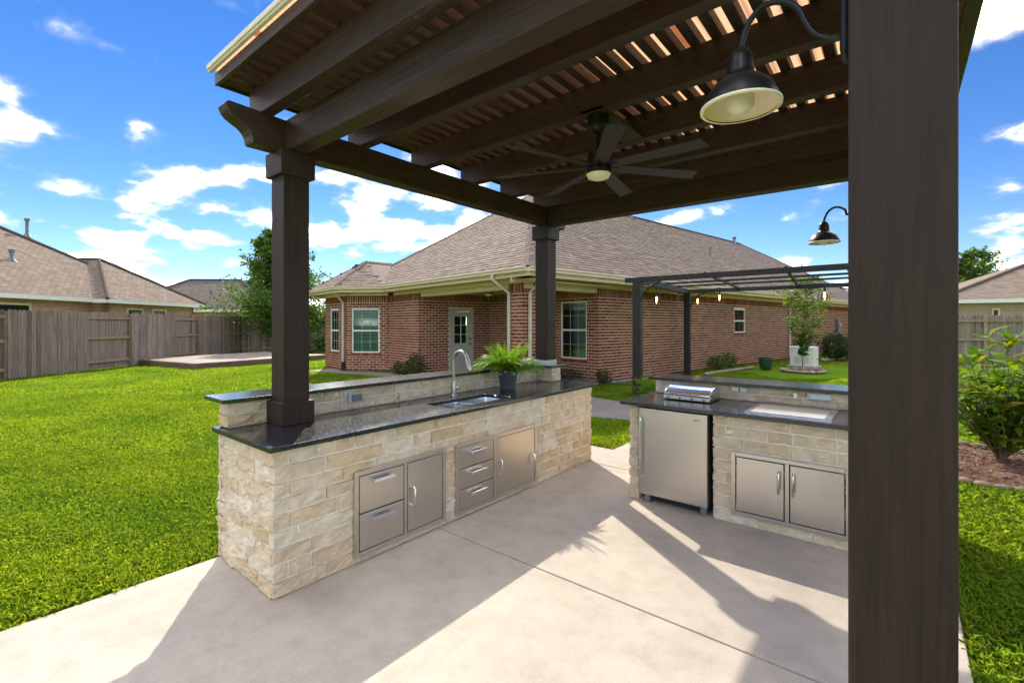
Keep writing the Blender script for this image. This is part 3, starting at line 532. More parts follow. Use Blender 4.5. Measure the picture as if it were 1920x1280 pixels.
# shaped corbel tail on the near end of that beam
prof = [(1.60, BZ0+.001), (1.372, BZ0+.001), (1.366, 2.885), (1.36, 2.915), (1.345, 2.945), (1.315, 2.972), (1.275, 2.992), (1.24, 3.012), (1.215, 3.038), (1.198, 3.075), (1.215, BZ1+.012), (1.60, BZ1+.001)]
MB().prism([(-3.528, y, z) for y, z in prof], (.141, 0, 0)).build('corbel', 'timber_y', perg, bevel=0.004)
beam(-3.385, .115, 1.585, 1.715, BZ0, BZ1, 'timber_x')
beam(-3.385, .10, 4.835, 4.985, BZ0-.01, BZ1, 'timber_x')
beam(-.06, .075, 1.77, 5.25, BZ0, BZ1, 'timber_y')
for y in (1.405, 2.175, 2.835, 3.485, 4.12, 4.76): MB().box(-3.545, .235, y, y+.088, BZ1-.012, RZ1).build('rafter', 'timber_x', perg, bevel=0.005)
beam(.237, .305, 1.21, 5.42, BZ1+.006, SZ1, 'timber_y', 'edge_board')
sx = -3.572; k = 0
slat = MB().box(-.029, .029, 1.237, 5.42, RZ1+.001, SZ1).mesh('slat'); slat.materials.append(MATS['timber_y'])
while sx < .23:
    o = bpy.data.objects.new('slat', slat); COL.objects.link(o); o.location = (sx, random.uniform(-.004, .004), 0); setp(o, perg); sx += .1205
MB().box(-3.62, .305, 1.212, 1.236, RZ1-.012, SZ1+.006).build('edge_board', 'timber_x', perg, bevel=0.003)
MB().box(-3.62, -3.598, 1.236, 5.42, RZ1-.012, SZ1+.006).build('edge_board', 'timber_y', perg, bevel=0.003)
# corrugated translucent sheets above the slats
for s in range(6):
    xa = -3.635+s*.652; mb = MB(); V = []; F = []; nx = 60
    for i in range(nx+1):
        x = xa+i/nx*.69; z = SZ1+.028+.011*math.sin(x*2*math.pi/.076)+(.003 if s % 2 else 0)
        V += [(x, 1.20, z), (x, 5.46, z)]
    for i in range(nx): F.append((2*i, 2*i+2, 2*i+3, 2*i+1))
    mb.add(V, F).build('roof_sheet', 'roof_sheet', perg, smooth='all')
MB().box(-3.635, .33, 1.176, 1.199, SZ1+.004, SZ1+.046).box(-3.635, .33, 1.166, 1.176, SZ1+.018, SZ1+.052).build('edge_flashing', 'trim_cream', perg, bevel=0.004)
# ================================================================== CEILING FAN
fc = Vector((-1.615, 2.93, 0))
fan = thing('ceiling_fan', 'black seven-blade ceiling fan with light hanging from pergola rafters', 'ceiling fan', fc+Vector((0, 0, 3.08)))
MB().box(fc.x-.09, fc.x+.09, 2.835, 3.575, 3.075, 3.10).build('mounting_board', 'timber_y', fan, bevel=.004)
MB().lathe([(.02, 2.945), (.05, 2.955), (.072, 2.985), (.076, 3.02), (.076, 3.076)], fc, 24).build('canopy', 'black_metal', fan, smooth=True)
MB().lathe([(.017, 2.85), (.017, 2.96)], fc, 14).build('downrod', 'black_metal', fan, smooth=True)
MB().lathe([(.06, 2.705), (.085, 2.715), (.088, 2.74), (.075, 2.76), (.075, 2.80), (.06, 2.835), (.03, 2.86), (.02, 2.865)], fc, 28).build('motor', 'black_metal', fan, smooth=True)
MB().lathe([(.085, 2.672), (.09, 2.675), (.09, 2.704), (.06, 2.708)], fc, 28).build('light_ring', 'black_metal', fan, smooth=True)
MB().lathe([(.001, 2.633), (.045, 2.636), (.072, 2.647), (.084, 2.672)], fc, 28, False).build('light_lens', 'shade_inside', fan, smooth=True)
bl = MB(); V = []
for i in range(9):
    t = i/8; x = .07+t*.65; w = .040+.016*t; tw = -rad(14)*(1-.25*t); z = 2.725-.012*t
    V += [(x, -w*math.cos(tw), z-w*math.sin(tw)), (x+(.02 if i == 8 else 0), w*math.cos(tw), z+w*math.sin(tw))]
bl.add(V, [(2*i, 2*i+2, 2*i+3, 2*i+1) for i in range(8)]); bme = bl.mesh('blade'); bme.materials.append(MATS['fan_blade'])
iron = MB().box(.05, .15, -.018, .018, 2.716, 2.726).mesh('bracket'); iron.materials.append(MATS['black_metal'])
for k in range(7):
    a = rad(-105-51.43*k)
    o = bpy.data.objects.new('blade', bme); COL.objects.link(o); sm = o.modifiers.new('t', 'SOLIDIFY'); sm.thickness = .007; place(o, fc, Matrix.Rotation(a, 3, 'Z'), fan)
    b = bpy.data.objects.new('bracket', iron); COL.objects.link(b); place(b, fc, Matrix.Rotation(a, 3, 'Z'), o)
# ================================================================== GOOSENECK BARN LAMPS
def barn_lamp(label, bx, y, pts, cx, rim_z, top_z, R, plate):
    t = thing('gooseneck_lamp', label, 'lamp', (bx, y, plate[0]), 'gooseneck lamps on the pergola posts')
    MB().box(bx-.024, bx+.002, y-.045, y+.045, plate[0], plate[1]).build('backplate', 'black_metal', t, bevel=.012, segs=3)
    # smooth the arm
    P = [Vector((px, y, pzv)) for px, pzv in pts]; S = []
    for i in range(len(P)-1):
        p0, p1, p2, p3 = P[max(i-1, 0)], P[i], P[i+1], P[min(i+2, len(P)-1)]
        for q in range(6):
            u = q/6; S.append(.5*((2*p1)+(p2-p0)*u+(2*p0-5*p1+4*p2-p3)*u*u+(3*p1-p0-3*p2+p3)*u**3))
    S.append(P[-1]); MB().tube(S, .0095, 12).build('arm', 'black_metal', t, smooth=True)
    h = top_z-rim_z; pr = [(R, 0), (R*1.0, .006), (R*.93, h*.16), (R*.78, h*.34), (R*.55, h*.46), (R*.37, h*.52), (R*.35, h*.62), (R*.32, h*.82), (R*.24, h*.95), (.012, h)]
    MB().lathe(pr, (cx, y, rim_z), 40, False).build('shade', 'black_metal', t, smooth='all')
    MB().lathe([(r-.004, z-.001 if z else .002) for r, z in pr[:6]]+[(.001, h*.53)], (cx, y, rim_z-.0005), 40, False).build('shade_lining', 'shade_inside', t, smooth='all')
    MB().lathe([(R-.006, -.003), (R+.004, -.003), (R+.004, .005), (R-.006, .004)], (cx, y, rim_z), 40, False).build('rim', 'shade_inside', t, smooth='all')
    br = R*.37; bz = rim_z+.02
    MB().lathe([(.001, -br)]+[(br*math.sin(a), -br*math.cos(a)) for a in np.linspace(.25, 2.4, 12)]+[(br*.45, br*1.25)], (cx, y, bz), 24, False).build('bulb', 'frosted_bulb', t, smooth='all')
yl = 1.665
def LX(px, py): r = ray(px, py); t = yl/r[1]; return (t*r[0], EYE+t*r[2])
barn_lamp('near gooseneck barn lamp with cream lining, fixed to the bare timber post', -.103, yl,
          [(-.11, LX(1590, 66)[1]), LX(1560, 73), LX(1530, 66), LX(1512, 45), LX(1497, 18), LX(1470, 4), LX(1435, 10), LX(1406, 40), LX(1392, 75), LX(1390, 98)], LX(1388, 98)[0], 2.335, LX(1388, 92)[1], .118, (LX(1590, 108)[1], LX(1590, 8)[1]))
yl = 4.93
barn_lamp('small far gooseneck barn lamp on the post rising from the shorter island', -.29, yl,
          [(-.30, LX(1590, 400)[1]), LX(1588, 402), LX(1584, 393), LX(1573, 388.5), LX(1562, 390), LX(1552, 398), LX(1546, 410), LX(1545.5, 418)], LX(1545, 418)[0], LX(1545, 455)[1], LX(1545, 415)[1], .118, (LX(1595, 414)[1], LX(1595, 388)[1]))
# ================================================================== BRICK HOUSE
HC = Vector((-6.33, 8.3, 0)); HA = rad(10); E1 = Vector((math.sin(HA), math.cos(HA), 0)); E2 = Vector((-math.cos(HA), math.sin(HA), 0)); UP = Vector((0, 0, 1))
def HP(a2, a1, z=0): return HC+E2*a2+E1*a1+UP*z
house = thing('brick_house', 'red brick single-storey house with brown shingle hip roof and corner porch', 'house', HP(5, 8))
wall = MB(); BRK = []          # wall is the recessed mortar body, BRK collects every brick as (corner, u, nrm, length, height)
WT = 2.62                      # wall top
def brick_run(o, u, nrm, L, z1=WT, opens=(), z0=0.0, dens=1.0, soldier=True):
    """mortar slab plus bricks for one straight run of wall; opens are (u0,u1,z0,z1)"""
    o, u, nrm = Vector(o), Vector(u), Vector(nrm)
    # mortar cut around the openings in vertical strips
    xs = sorted(set([0, L]+[v for a, b, _, _ in opens for v in (a, b)]))
    for a, b in zip(xs, xs[1:]):
        blk = sorted((c, d) for p, q, c, d in opens if p <= a+1e-6 and q >= b-1e-6); z = z0
        for c, d in blk+[(z1, None)]:
            if c > z+.001: a_, b_ = (a+.02 if a == 0 else a), (b-.02 if b == L else b); wall.obox(o+u*a_+UP*z-nrm*.008, u*(b_-a_), UP*(c-z), -nrm*.16)
            z = d if d else z
    bw, bh, j = .226, .065, .0195; top = (z0+int((z1-.205-z0)/(bh+j))*(bh+j)) if soldier else z1; z = z0; row = 0
    while z+bh <= top+.001:
        x = -(bw+j)/2 if row % 2 else 0
        while x < L:
            a, b = max(0, x), min(L, x+bw); x += bw+j
            segs = [(a, b)]
            for p, q, c, d in opens:
                if z+bh > c+.004 and z < d-.004:
                    ns = []
                    for s, t in segs:
                        if t <= p or s >= q: ns.append((s, t))
                        else:
                            if s < p: ns.append((s, p))
                            if t > q: ns.append((q, t))
                    segs = ns
            for s, t in segs:
                if t-s > .03: BRK.append((o+u*s+UP*z, u, nrm, t-s, min(bh, top-z)))
        z += bh+j; row += 1
    if soldier:
        x = 0
        while x < L-.02:
            w = min(bh, L-x)
            if not any(x+w > p and x < q and d > top+.01 for p, q, c, d in opens): BRK.append((o+u*x+UP*top, u, nrm, w, z1-top-.004))
            x += bh+j
WZ0, WZ1 = .62, 2.16
RW = .62                                                     # right wall plane (a2)
rw_len = 27.2
rw_open = [(8.35, 9.35, 1.28, 2.22), (22.6, 23.4, 1.15, 2.05)]
brick_run(HP(RW, 3.2), E1, -E2, 26.2, opens=rw_open[:1])
# porch: back wall with window, side wall with door, pillar
brick_run(HP(5.5, 3.2), -E2, -E1, 5.5-RW, opens=[(5.5-2.02, 5.5-1.02, .62, 2.28)])
brick_run(HP(5.5, .40), E1, -E2, 2.8, opens=[(1.12, 2.12, 0, 2.12)])
brick_run(HP(7.68, .40), -E2, -E1, 2.18)
pw = .50; pa, pb = RW+.02, RW+.02+pw
brick_run(HP(pb, .42), -E2, -E1, pw); brick_run(HP(pa, .42), E1, -E2, .45); brick_run(HP(pb, .42), E1, E2, .45)
# bay
B0, B1, B2 = HP(7.68, .40), HP(8.7, -.68), HP(10.75, -.68)
def facet(a, b, opens): u = (a-b); L = u.length; u.normalize(); nrm = Vector((u.y, -u.x, 0)); brick_run(b, u, nrm, L, opens=opens); return b, u, nrm, L
fA = facet(B0, B1, [(.22, 1.20, WZ0, WZ1)]); fB = facet(B1, B2, [(.55, 1.40, WZ0, WZ1)])
brick_run(B2, E1, E2, 6.0)
wall.obox(HP(5.506, 3.1), E2*.15, E1*.26, UP*WT); wall.obox(HP(5.4, 3.208), E2*.25, E1*.15, UP*WT)
wob = wall.build('wall', 'mortar_pink', house)
# bricks: the 300 nearest the camera are single parts, the others one part
eye = Vector((0, 0, EYE)); BRK.sort(key=lambda b: (b[0]-eye).length + (6 if b[3] < .18 and b[4] < .1 else 0))
shared = {}; rest = MB()
for k, (o, u, nrm, L, h) in enumerate(BRK):
    dp = random.uniform(-.002, .003)
    if k < 300:
        key = (round(L, 3), round(h, 3))
        if key not in shared:
            shared[key] = MB().box(0, L, -.06, 0, 0, h).mesh('brick'); shared[key].materials.append(MATS['brick_red'])
        b = bpy.data.objects.new('brick', shared[key]); COL.objects.link(b)
        place(b, o+nrm*dp, Matrix((u, nrm, UP)).transposed(), wob)
    else: rest.obox(o-nrm*.05, u*L, UP*h, nrm*(.05+dp))
stuff(rest.build('brickwork', 'brick_red', wob))
# floor slab of porch and ceiling
MB().obox(HP(RW-.05, .2, -.05), E2*5.0, E1*3.0, UP*.12).build('porch_floor', 'path_concrete', house)
MB().obox(HP(RW-.3, .42, WT+.002), E2*5.3, E1*2.9, UP*.05).build('porch_ceiling', 'cream_trim', house)
# windows
def window(parent, o, u, nrm, w, z0, z1, cols=3, rows=2, blind=True, m='white_vinyl'):
    """o: lower left corner at z=0 on the wall face"""
    o, u, nrm = Vector(o), Vector(u), Vector(nrm); f = .045; b = -nrm*.045; zm = (z0+z1)/2
    def bx(mb, a, c, p, q, d0, d1): mb.obox(o+u*a+UP*p+nrm*d0, u*(c-a), UP*(q-p), nrm*(d1-d0))
    mb = MB(); bx(mb, 0, f, z0, z1, -.06, -.012); bx(mb, w-f, w, z0, z1, -.06, -.012); bx(mb, f, w-f, z0, z0+f, -.06, -.013); bx(mb, f, w-f, z1-f, z1, -.06, -.013); bx(mb, f, w-f, zm-.028, zm+.028, -.06, -.014)
    F = mb.build('window', m, parent)
    mu = MB()
    for c in range(1, cols): x = f+(w-2*f)*c/cols; bx(mu, x-.006, x+.006, z0+f, zm-.028, -.05, -.034); bx(mu, x-.006, x+.006, zm+.028, z1-f, -.05, -.034)
    if cols > 1: z = (zm+z1)/2; bx(mu, f, w-f, z-.006, z+.006, -.051, -.0345); z = (zm+z0)/2; bx(mu, f, w-f, z-.006, z+.006, -.051, -.0345)
    if cols > 1: mu.build('muntin', 'muntin_grey', F)
    for p, q in ((z0+f, zm-.028), (zm+.028, z1-f)): g_ = MB(); bx(g_, f, w-f, p, q, -.044, -.040); g_.build('pane', 'window_glass', F)
    if blind:
        bl = MB(); z = z0+f+.02
        while z < z1-f-.01:
            bl.obox(o+u*(f+.01)+UP*z-nrm*.075, u*(w-2*f-.02), UP*.034-nrm*.016, nrm*.002+UP*.002); z += .052
        bl.build('blind', 'blind_white', F)
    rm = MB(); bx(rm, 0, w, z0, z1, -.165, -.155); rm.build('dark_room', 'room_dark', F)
    si = MB(); x = -.02                                     # brick sill
    while x < w+.02: si.obox(o+u*x+UP*(z0-.105)-nrm*.03, u*.064, UP*.10, nrm*.05); x += .0755
    si.build('sill', 'brick_red', F)
    return F
o, u, nrm, L = fA; window(house, o+u*.22, u, nrm, .98, WZ0, WZ1)
o, u, nrm, L = fB; window(house, o+u*.55, u, nrm, .85, WZ0, WZ1)
window(house, HP(2.02, 3.2), -E2, -E1, 1.0, .62, 2.28)
window(house, HP(RW, 3.2+8.35), E1, -E2, 1.0, 1.28, 2.22, 1)
# porch door on the side wall
do = HP(5.5, 1.52); u, nrm = E1, -E2
def dbx(mb, a, c, p, q, d0, d1): mb.obox(do+u*a+UP*p+nrm*d0, u*(c-a), UP*(q-p), nrm*(d1-d0)); return mb
mb = MB(); dbx(mb, 0, .07, 0, 2.12, -.1, .012); dbx(mb, .93, 1.0, 0, 2.12, -.1, .012); dbx(mb, .07, .93, 2.05, 2.12, -.1, .011); mb.build('door_frame', 'door_cream', house)
mb = MB(); dbx(mb, .073, .927, .02, .98, -.06, -.02); dbx(mb, .073, .24, .98, 2.045, -.06, -.0201); dbx(mb, .76, .927, .98, 2.045, -.06, -.0201); dbx(mb, .24, .76, 1.88, 2.045, -.06, -.0202); door = mb.build('door', 'door_cream', house)
mb = MB()
for x0, x1 in ((.15, .47), (.53, .85)): dbx(mb, x0, x1, .15, .82, -.0205, -.010); dbx(mb, x0+.05, x1-.05, .20, .77, -.0105, -.004)
mb.build('panel', 'door_cream', door, bevel=.005)
mb = MB(); dbx(mb, .24, .76, .98, 1.88, -.045, -.04); mb.build('pane', 'window_glass', door)
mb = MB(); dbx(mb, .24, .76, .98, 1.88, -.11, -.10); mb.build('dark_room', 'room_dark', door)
mb = MB(); dbx(mb, .49, .51, .98, 1.88, -.04, -.022); dbx(mb, .24, .76, 1.27, 1.285, -.0401, -.0225); dbx(mb, .24, .76, 1.575, 1.59, -.0401, -.0225); mb.build('muntin', 'white_vinyl', door)
for z in (.95, 1.12): MB().tube([do+u*.855+UP*z+nrm*(-.021), do+u*.855+UP*z+nrm*.035], .027, 12).build('door_knob', 'black_metal', door, smooth=True)
# porch light
pl = thing('porch_light', 'dark flush-mount porch light with white glass under porch ceiling', 'lamp', HP(3.6, 1.7, WT))
c0 = HP(3.6, 1.7, 0); MB().lathe([(.15, 2.54), (.16, 2.55), (.16, 2.60), (.10, 2.623)], c0, 24).build('canopy', 'black_metal', pl, smooth=True); MB().lathe([(.001, 2.45), (.07, 2.46), (.12, 2.50), (.13, 2.541)], c0, 24, False).build('glass_bowl', 'frosted_bulb', pl, smooth='all')
# roof -------------------------------------------------------------
PIT = .69; EZ = 2.90; LW = 10.95; LL = 30.0; HWD = LW/2
roof = MB()
A_, B_, C_, D_ = HP(0, 0, EZ), HP(LW, 0, EZ), HP(LW, LL, EZ), HP(0, LL, EZ); P1, P2 = HP(HWD, HWD, EZ+PIT*HWD), HP(HWD, LL-HWD-1.5, EZ+PIT*HWD)
roof.add([A_, B_, C_, D_, P1, P2], [(1, 0, 4), (0, 3, 5, 4), (2, 1, 4, 5), (3, 2, 5), (0, 1, 2, 3)])
# bay roof
bx0, bx1, be = 8.35, 11.15, -1.13; bw2 = (bx1-bx0)/2+.35
Q = [HP(7.15, .02, EZ+.004), HP(8.45, be, EZ+.004), HP(bx1, be, EZ+.004), HP(bx1, 5, EZ+.004)]; ax = 9.62; apx = HP(ax, be+1.58, EZ+PIT*1.56); apb = HP(ax, 4.2, EZ+PIT*1.56)
roof.add(Q+[apx, apb], [(1, 0, 4), (0, 5, 4), (2, 1, 4), (3, 2, 4, 5), (0, 1, 2, 3)])
rob = roof.build('roof', 'shingle_brown', house)
def in_poly(p, poly):
    c = False; j = len(poly)-1
    for i in range(len(poly)):
        if (poly[i][1] > p[1]) != (poly[j][1] > p[1]) and p[0] < (poly[j][0]-poly[i][0])*(p[1]-poly[i][1])/(poly[j][1]-poly[i][1])+poly[i][0]: c = not c
        j = i
    return c
SH = []
def shingle(poly, maxrows=999, rs=random.Random(4)):
    """poly in order: eave start, eave end, ... ; collects tabs (origin,u,s,n,w,len)"""
    P = [Vector(p) for p in poly]
    if (P[1]-P[0]).cross(P[2]-P[0]).z < 0: P = [P[1], P[0]]+P[2:][::-1]
    n_ = (P[1]-P[0]).cross(P[2]-P[0]).normalized(); u = UP.cross(n_).normalized(); s = n_.cross(u)
    Q2 = [((p-P[0]).dot(u), (p-P[0]).dot(s)) for p in P]; mxs = max(q[1] for q in Q2); x0 = min(q[0] for q in Q2); x1 = max(q[0] for q in Q2); r = 0; ex = .142; y = min(q[1] for q in Q2)-.02; y_ = y
    while y < mxs and r < maxrows:
        x = x0-rs.uniform(0, .3)
        while x < x1:
            w = rs.choice((.17, .22, .28, .33)); cx_, cy_ = x+w/2, y+ex*.55
            if in_poly((cx_, max(cy_, y_+.03)), Q2): SH.append((P[0]+u*x+s*y, u, s, n_, w-.006, ex+.03, rs.uniform(.0, .006)))
            x += w
        y += ex; r += 1
shingle([B_, A_, P1]); shingle([A_, D_, P2, P1]); shingle([Q[2], Q[1], apx]); shingle([Q[1], Q[0], apx]);  shingle([Q[3], Q[2], apx, apb])
SH.sort(key=lambda t: (t[0]-eye).length); rest = MB(); shared = {}
for k, (o, u, s, n_, w, l, t) in enumerate(SH):
    # a tab lying on the deck, its lower edge lifted
    if k < 300:
        key = round(w, 3)
        if key not in shared:
            mb = MB(); mb.add([(0, 0, 0), (w, 0, 0), (w, l, 0), (0, l, 0), (0, 0, .022), (w, 0, .022), (w, l, .006), (0, l, .006)], [(4, 5, 6, 7), (0, 1, 5, 4), (1, 2, 6, 5), (3, 0, 4, 7)])
            shared[key] = mb.mesh('shingle'); shared[key].materials.append(MATS['shingle_brown'])
        b = bpy.data.objects.new('shingle', shared[key]); COL.objects.link(b); place(b, o+n_*t, Matrix((u, s, n_)).transposed(), rob)
    else:
        o = o+n_*t; rest.add([o, o+u*w, o+u*w+s*l, o+s*l, o+n_*.022, o+u*w+n_*.022, o+u*w+s*l+n_*.006, o+s*l+n_*.006], [(4, 5, 6, 7), (0, 1, 5, 4), (1, 2, 6, 5), (3, 0, 4, 7)])
stuff(rest.build('shingle_field', 'shingle_brown', rob))
def caps(a, b, wd=.14):
    a, b = Vector(a), Vector(b); d = (b-a).normalized(); sd = d.cross(UP).normalized(); L = (b-a).length; mb = MB(); x = 0
    while x < L:
        o = a+d*x; l = d*.17; up = UP*.035
        mb.add([o-sd*wd-UP*.055+up, o+UP*.03+up, o+sd*wd-UP*.055+up, o+l-sd*wd-UP*.075+up, o+l+UP*.005+up, o+l+sd*wd-UP*.075+up, o-sd*wd-UP*.08+up, o+up, o+sd*wd-UP*.08+up], [(0, 1, 4, 3), (1, 2, 5, 4), (6, 7, 1, 0), (7, 8, 2, 1)]); x += .145
    stuff(mb.build('ridge_caps', 'shingle_brown', rob))
caps(A_, P1); caps(B_+UP*.02, P1); caps(P1, P2); caps(P2, D_); caps(Q[1], apx, .11); caps(Q[2], apx, .11); caps(apx, apb, .11)
# eaves: soffit, fascia, gutter, following the eave outline
eave = [HP(.0, LL), HP(0, 0), HP(7.15, 0), HP(8.45, be), HP(bx1, be), HP(bx1, 5)]
for i, (a, b) in enumerate(zip(eave, eave[1:])):
    d = (b-a).normalized(); inn = Vector((d.y, -d.x, 0)); inn = inn if (HP(5, 6)-a).dot(inn) > 0 else -inn; L = (b-a).length; ext = .0
    MB().obox(a+UP*(EZ-.17)+inn*(.02), d*L, inn*.03, UP*.165).build('fascia', 'cream_trim', house)
    MB().obox(a+UP*(EZ-.20)+inn*(.0), d*L, inn*.75, UP*.028).build('soffit', 'cream_trim', house)
    MB().obox(a+UP*(WT-.02)+inn*(.36 if i else .56), d*L, inn*.035, UP*.14).build('frieze', 'cream_trim', house)
    pr = [(.0, -.02), (.0, -.115), (-.06, -.115), (-.085, -.09), (-.085, -.05), (-.11, -.025), (-.11, -.002), (-.095, -.002), (-.095, -.02)]
    MB().prism([a+inn*(p+.018)+UP*(EZ+q+.006) for p, q in pr], d*L).build('gutter', 'gutter_cream', house)
# porch header beam and downspouts
MB().obox(HP(RW, .46, WT-.14), E2*4.9, E1*.30, UP*.14).build('porch_header', 'cream_trim', house, bevel=.004)
MB().obox(HP(RW+.03, .9, WT-.14), E2*.30, E1*2.3, UP*.14).build('porch_header', 'cream_trim', house, bevel=.004)
def downspout(top, wallp, foot=.12, boot=False):
    top, w = Vector(top), Vector(wallp); P = [top, top-UP*.10, Vector((w.x, w.y, top.z-.42)), Vector((w.x, w.y, foot))]
    mb = MB(); mb.tube(P, .045, 6); o_ = mb.build('downspout', 'downspout_cream', house, smooth=True)
    if boot: MB().lathe([(.09, 0), (.085, .02), (.06, .28), (.065, .30)], (w.x, w.y, 0), 12).build('drain_boot', 'rubber_black', o_, smooth=True)
downspout(HP(1.2, -.05, EZ-.1), HP(1.08, .37)); downspout(HP(-.06, .50, EZ-.1), HP(.57, .60)); downspout(HP(8.62, be+.02, EZ-.1), HP(8.78, -.75), .25, True); downspout(HP(.0, 17.2, EZ-.1), HP(.56, 17.2))
# roof vents
def vent(p, h, r, top=True):
    v_ = MB(); v_.lathe([(r*2.2, -.15), (r*1.3, .02), (r, .08), (r, h)], p, 12); v_ = v_.build('vent_pipe', 'outlet_dark', rob, smooth=True)
    if top: MB().lathe([(r*1.6, h-.02), (r*1.8, h+.03), (r*1.6, h+.09)], p, 12).build('vent_cap', 'outlet_dark', v_)
vent(HP(HWD-.3, 11.2, EZ+PIT*(HWD-.3)), .34, .07); vent(HP(2.6, 13.6, EZ+PIT*2.6), .42, .055, False); vent(HP(HWD-.2, 22, EZ+PIT*(HWD-.2)), .3, .07)
# ================================================================== STEEL PERGOLA with string lights
s0 = CW(2.93, 11.0); s1 = CW(5.58, 15.0); long = (CW(6.05, 8.4)-CW(2.75, 11.15)).normalized(); LN = 4.55; shortv = (s1-s0); SL = shortv.length; shortv.normalize()
sp = thing('metal_pergola', 'black steel flat-roof pergola standing on lawn beside the brick house', 'pergola', s0)
pwid = .19
for a in (0, SL):
    for b in (0, LN): c = s0+shortv*a+long*b; MB().obox(c-long*pwid/2-shortv*pwid/2, long*pwid, shortv*pwid, UP*2.62).build('post', 'steel_dark', sp, bevel=.005)
for a in (0, SL): MB().obox(s0+shortv*(a-.06)-long*.3+UP*2.60, long*(LN+.6), shortv*.10, UP*.11).build('beam', 'steel_dark', sp, bevel=.004)
for b in (0, LN): MB().obox(s0+shortv*.06+long*(b-.05)+UP*2.575, shortv*(SL-.12), long*.10, UP*.15).build('cross_beam', 'steel_dark', sp, bevel=.004)
for k in range(1, 4): MB().obox(s0+shortv*(SL*k/4-.025)-long*.28+UP*2.711, long*(LN+.56), shortv*.05, UP*.05).build('roof_bar', 'steel_dark', sp)
for k in (1, 2): MB().obox(s0+long*(LN*k/3-.03)+UP*2.68, shortv*SL, long*.06, UP*.055).build('cross_bar', 'steel_dark', sp)
for a in (0, SL):
    for b, sg in ((0, 1), (LN, -1)):
        c = s0+shortv*a+long*b; MB().tube([c+long*sg*(.09)+UP*2.15, c+long*sg*.16+UP*2.34, c+long*sg*.32+UP*2.50, c+long*sg*.55+UP*2.59], .018, 8).build('brace', 'steel_dark', sp, smooth=True)
        MB().tube([c+shortv*(.09 if a == 0 else -.09)+UP*2.2, c+shortv*(.16 if a == 0 else -.16)+UP*2.36, c+shortv*(.3 if a == 0 else -.3)+UP*2.5, c+shortv*(.5 if a == 0 else -.5)+UP*2.58], .018, 8).build('brace', 'steel_dark', sp, smooth=True)
bulbs = [pd(1231, 560, 12.0), pd(1308, 563, 14.6), pd(1349, 556, 14.0), pd(1546, 552, 10.6)]
sg = thing('string_lights', 'string of clear filament bulbs hanging under the black steel pergola', 'string lights', s0+shortv*SL/2+UP*2.6)
cp = [s0+long*.1+UP*2.57]
for b in bulbs: cp += [b+UP*.20+(Vector((0, 0, .06))), b+UP*.16]
cp.append(s0+shortv*SL*.5+long*LN+UP*2.55)
MB().tube([cp[0]]+[x for x in cp[1:]], .008, 6).build('cord', 'rubber_black', sg, smooth=True)
for b in bulbs:
    s_ = MB().lathe([(.012, .16), (.024, .14), (.026, .07), (.022, .06)][::-1], b, 12).build('bulb_socket', 'rubber_black', sg, smooth=True)
    MB().lathe([(.001, -.13), (.035, -.12), (.062, -.075), (.066, -.04), (.045, .015), (.024, .062)], b, 16, False).build('bulb', 'clear_bulb', s_, smooth='all')
    MB().tube([b+Vector((.008, 0, .05)), b+Vector((.018, 0, -.07)), b+Vector((-.018, 0, -.07)), b+Vector((-.008, 0, .05))], .008, 6).build('filament', 'filament_lit', s_)
# ================================================================== FENCES
pk = MB(); pk.prism([(0, 0, 0), (.134, 0, 0), (.134, 0, 1.0), (.105, 0, 1.03), (.03, 0, 1.03), (0, 0, 1.0)], (0, -.018, 0)); PK = pk.mesh('picket'); PK.materials.append(MATS['picket_grey'])
def fence(label, A, B, front_nrm, h, spans, group=None, end_post=True):
    """spans: list of (length, side); side 1 shows pickets, 0 shows rails and posts"""
    A, B = Vector(A), Vector(B); d = (B-A).normalized(); n_ = Vector(front_nrm).normalized(); t = thing('wooden_fence', label, 'fence', A)
    s = 0
    for L, side in spans:
        off = n_*.055 if side else -n_*.055; x = s
        while x < s+L-.05:
            o = bpy.data.objects.new('picket', PK); COL.objects.link(o); hh = (h+random.uniform(-.012, .012))/1.03
            M = Matrix((d, d.cross(UP)*-1 if False else UP.cross(d), UP)).transposed() @ Matrix.Rotation(random.uniform(-.006, .006), 3, 'Y') @ Matrix.Diagonal((random.uniform(.94, 1.02), 1, hh))
            place(o, A+d*x+off+n_*random.uniform(-.004, .004), M, t); x += .139
        if not side or L > .5:
            for z in (.22, h*.52, h-.26): MB().obox(A+d*s-n_*.042+UP*z, d*L, n_*.075, UP*.088).build('rail', 'rail_brown', t)
        MB().obox(A+d*(s-.045)-n_*.046+UP*(-.05), d*.09, n_*.092, UP*(h-.05+.05)).build('post', 'rail_brown', t); s += L
    return t
ZS = [11.2, 13.96, 16.6, 18.5, 20.8, 22.5, 24.8, 26.3]; sides = [0, 1, 0, 1, 0, 1, 0]
fence('weathered grey picket fence in alternating panels behind the low wooden deck', CW(-15, ZS[0]), CW(-15, ZS[-1]), Vector((*CR, 0)), 2.06, [(b-a, s) for a, b, s in zip(ZS, ZS[1:], sides)])
c1 = CW(-15, 26.3); c2 = CW(-9.3, 29.2); dB = (c2-c1).normalized(); nB = Vector((dB.y, -dB.x, 0)); nB = nB if nB.dot(Vector((*CD, 0))) < 0 else -nB
fence('back run of weathered picket fence beside the bay end of brick house', c1, c2, nB, 2.04, [(2.4, 0), (2.4, 1), ((c2-c1).length-4.8, 1)])
f1, f2 = CW(15.2, 17.3), CW(22.5, 17.0); dB = (f2-f1).normalized(); nB = Vector((dB.y, -dB.x, 0)); nB = nB if nB.dot(Vector((*CD, 0))) < 0 else -nB
fence('pale grey picket fence behind the leafy shrub in mulch bed', f1, f2, nB, 1.96, [(2.05, 0), (2.4, 0), (2.85, 1)])
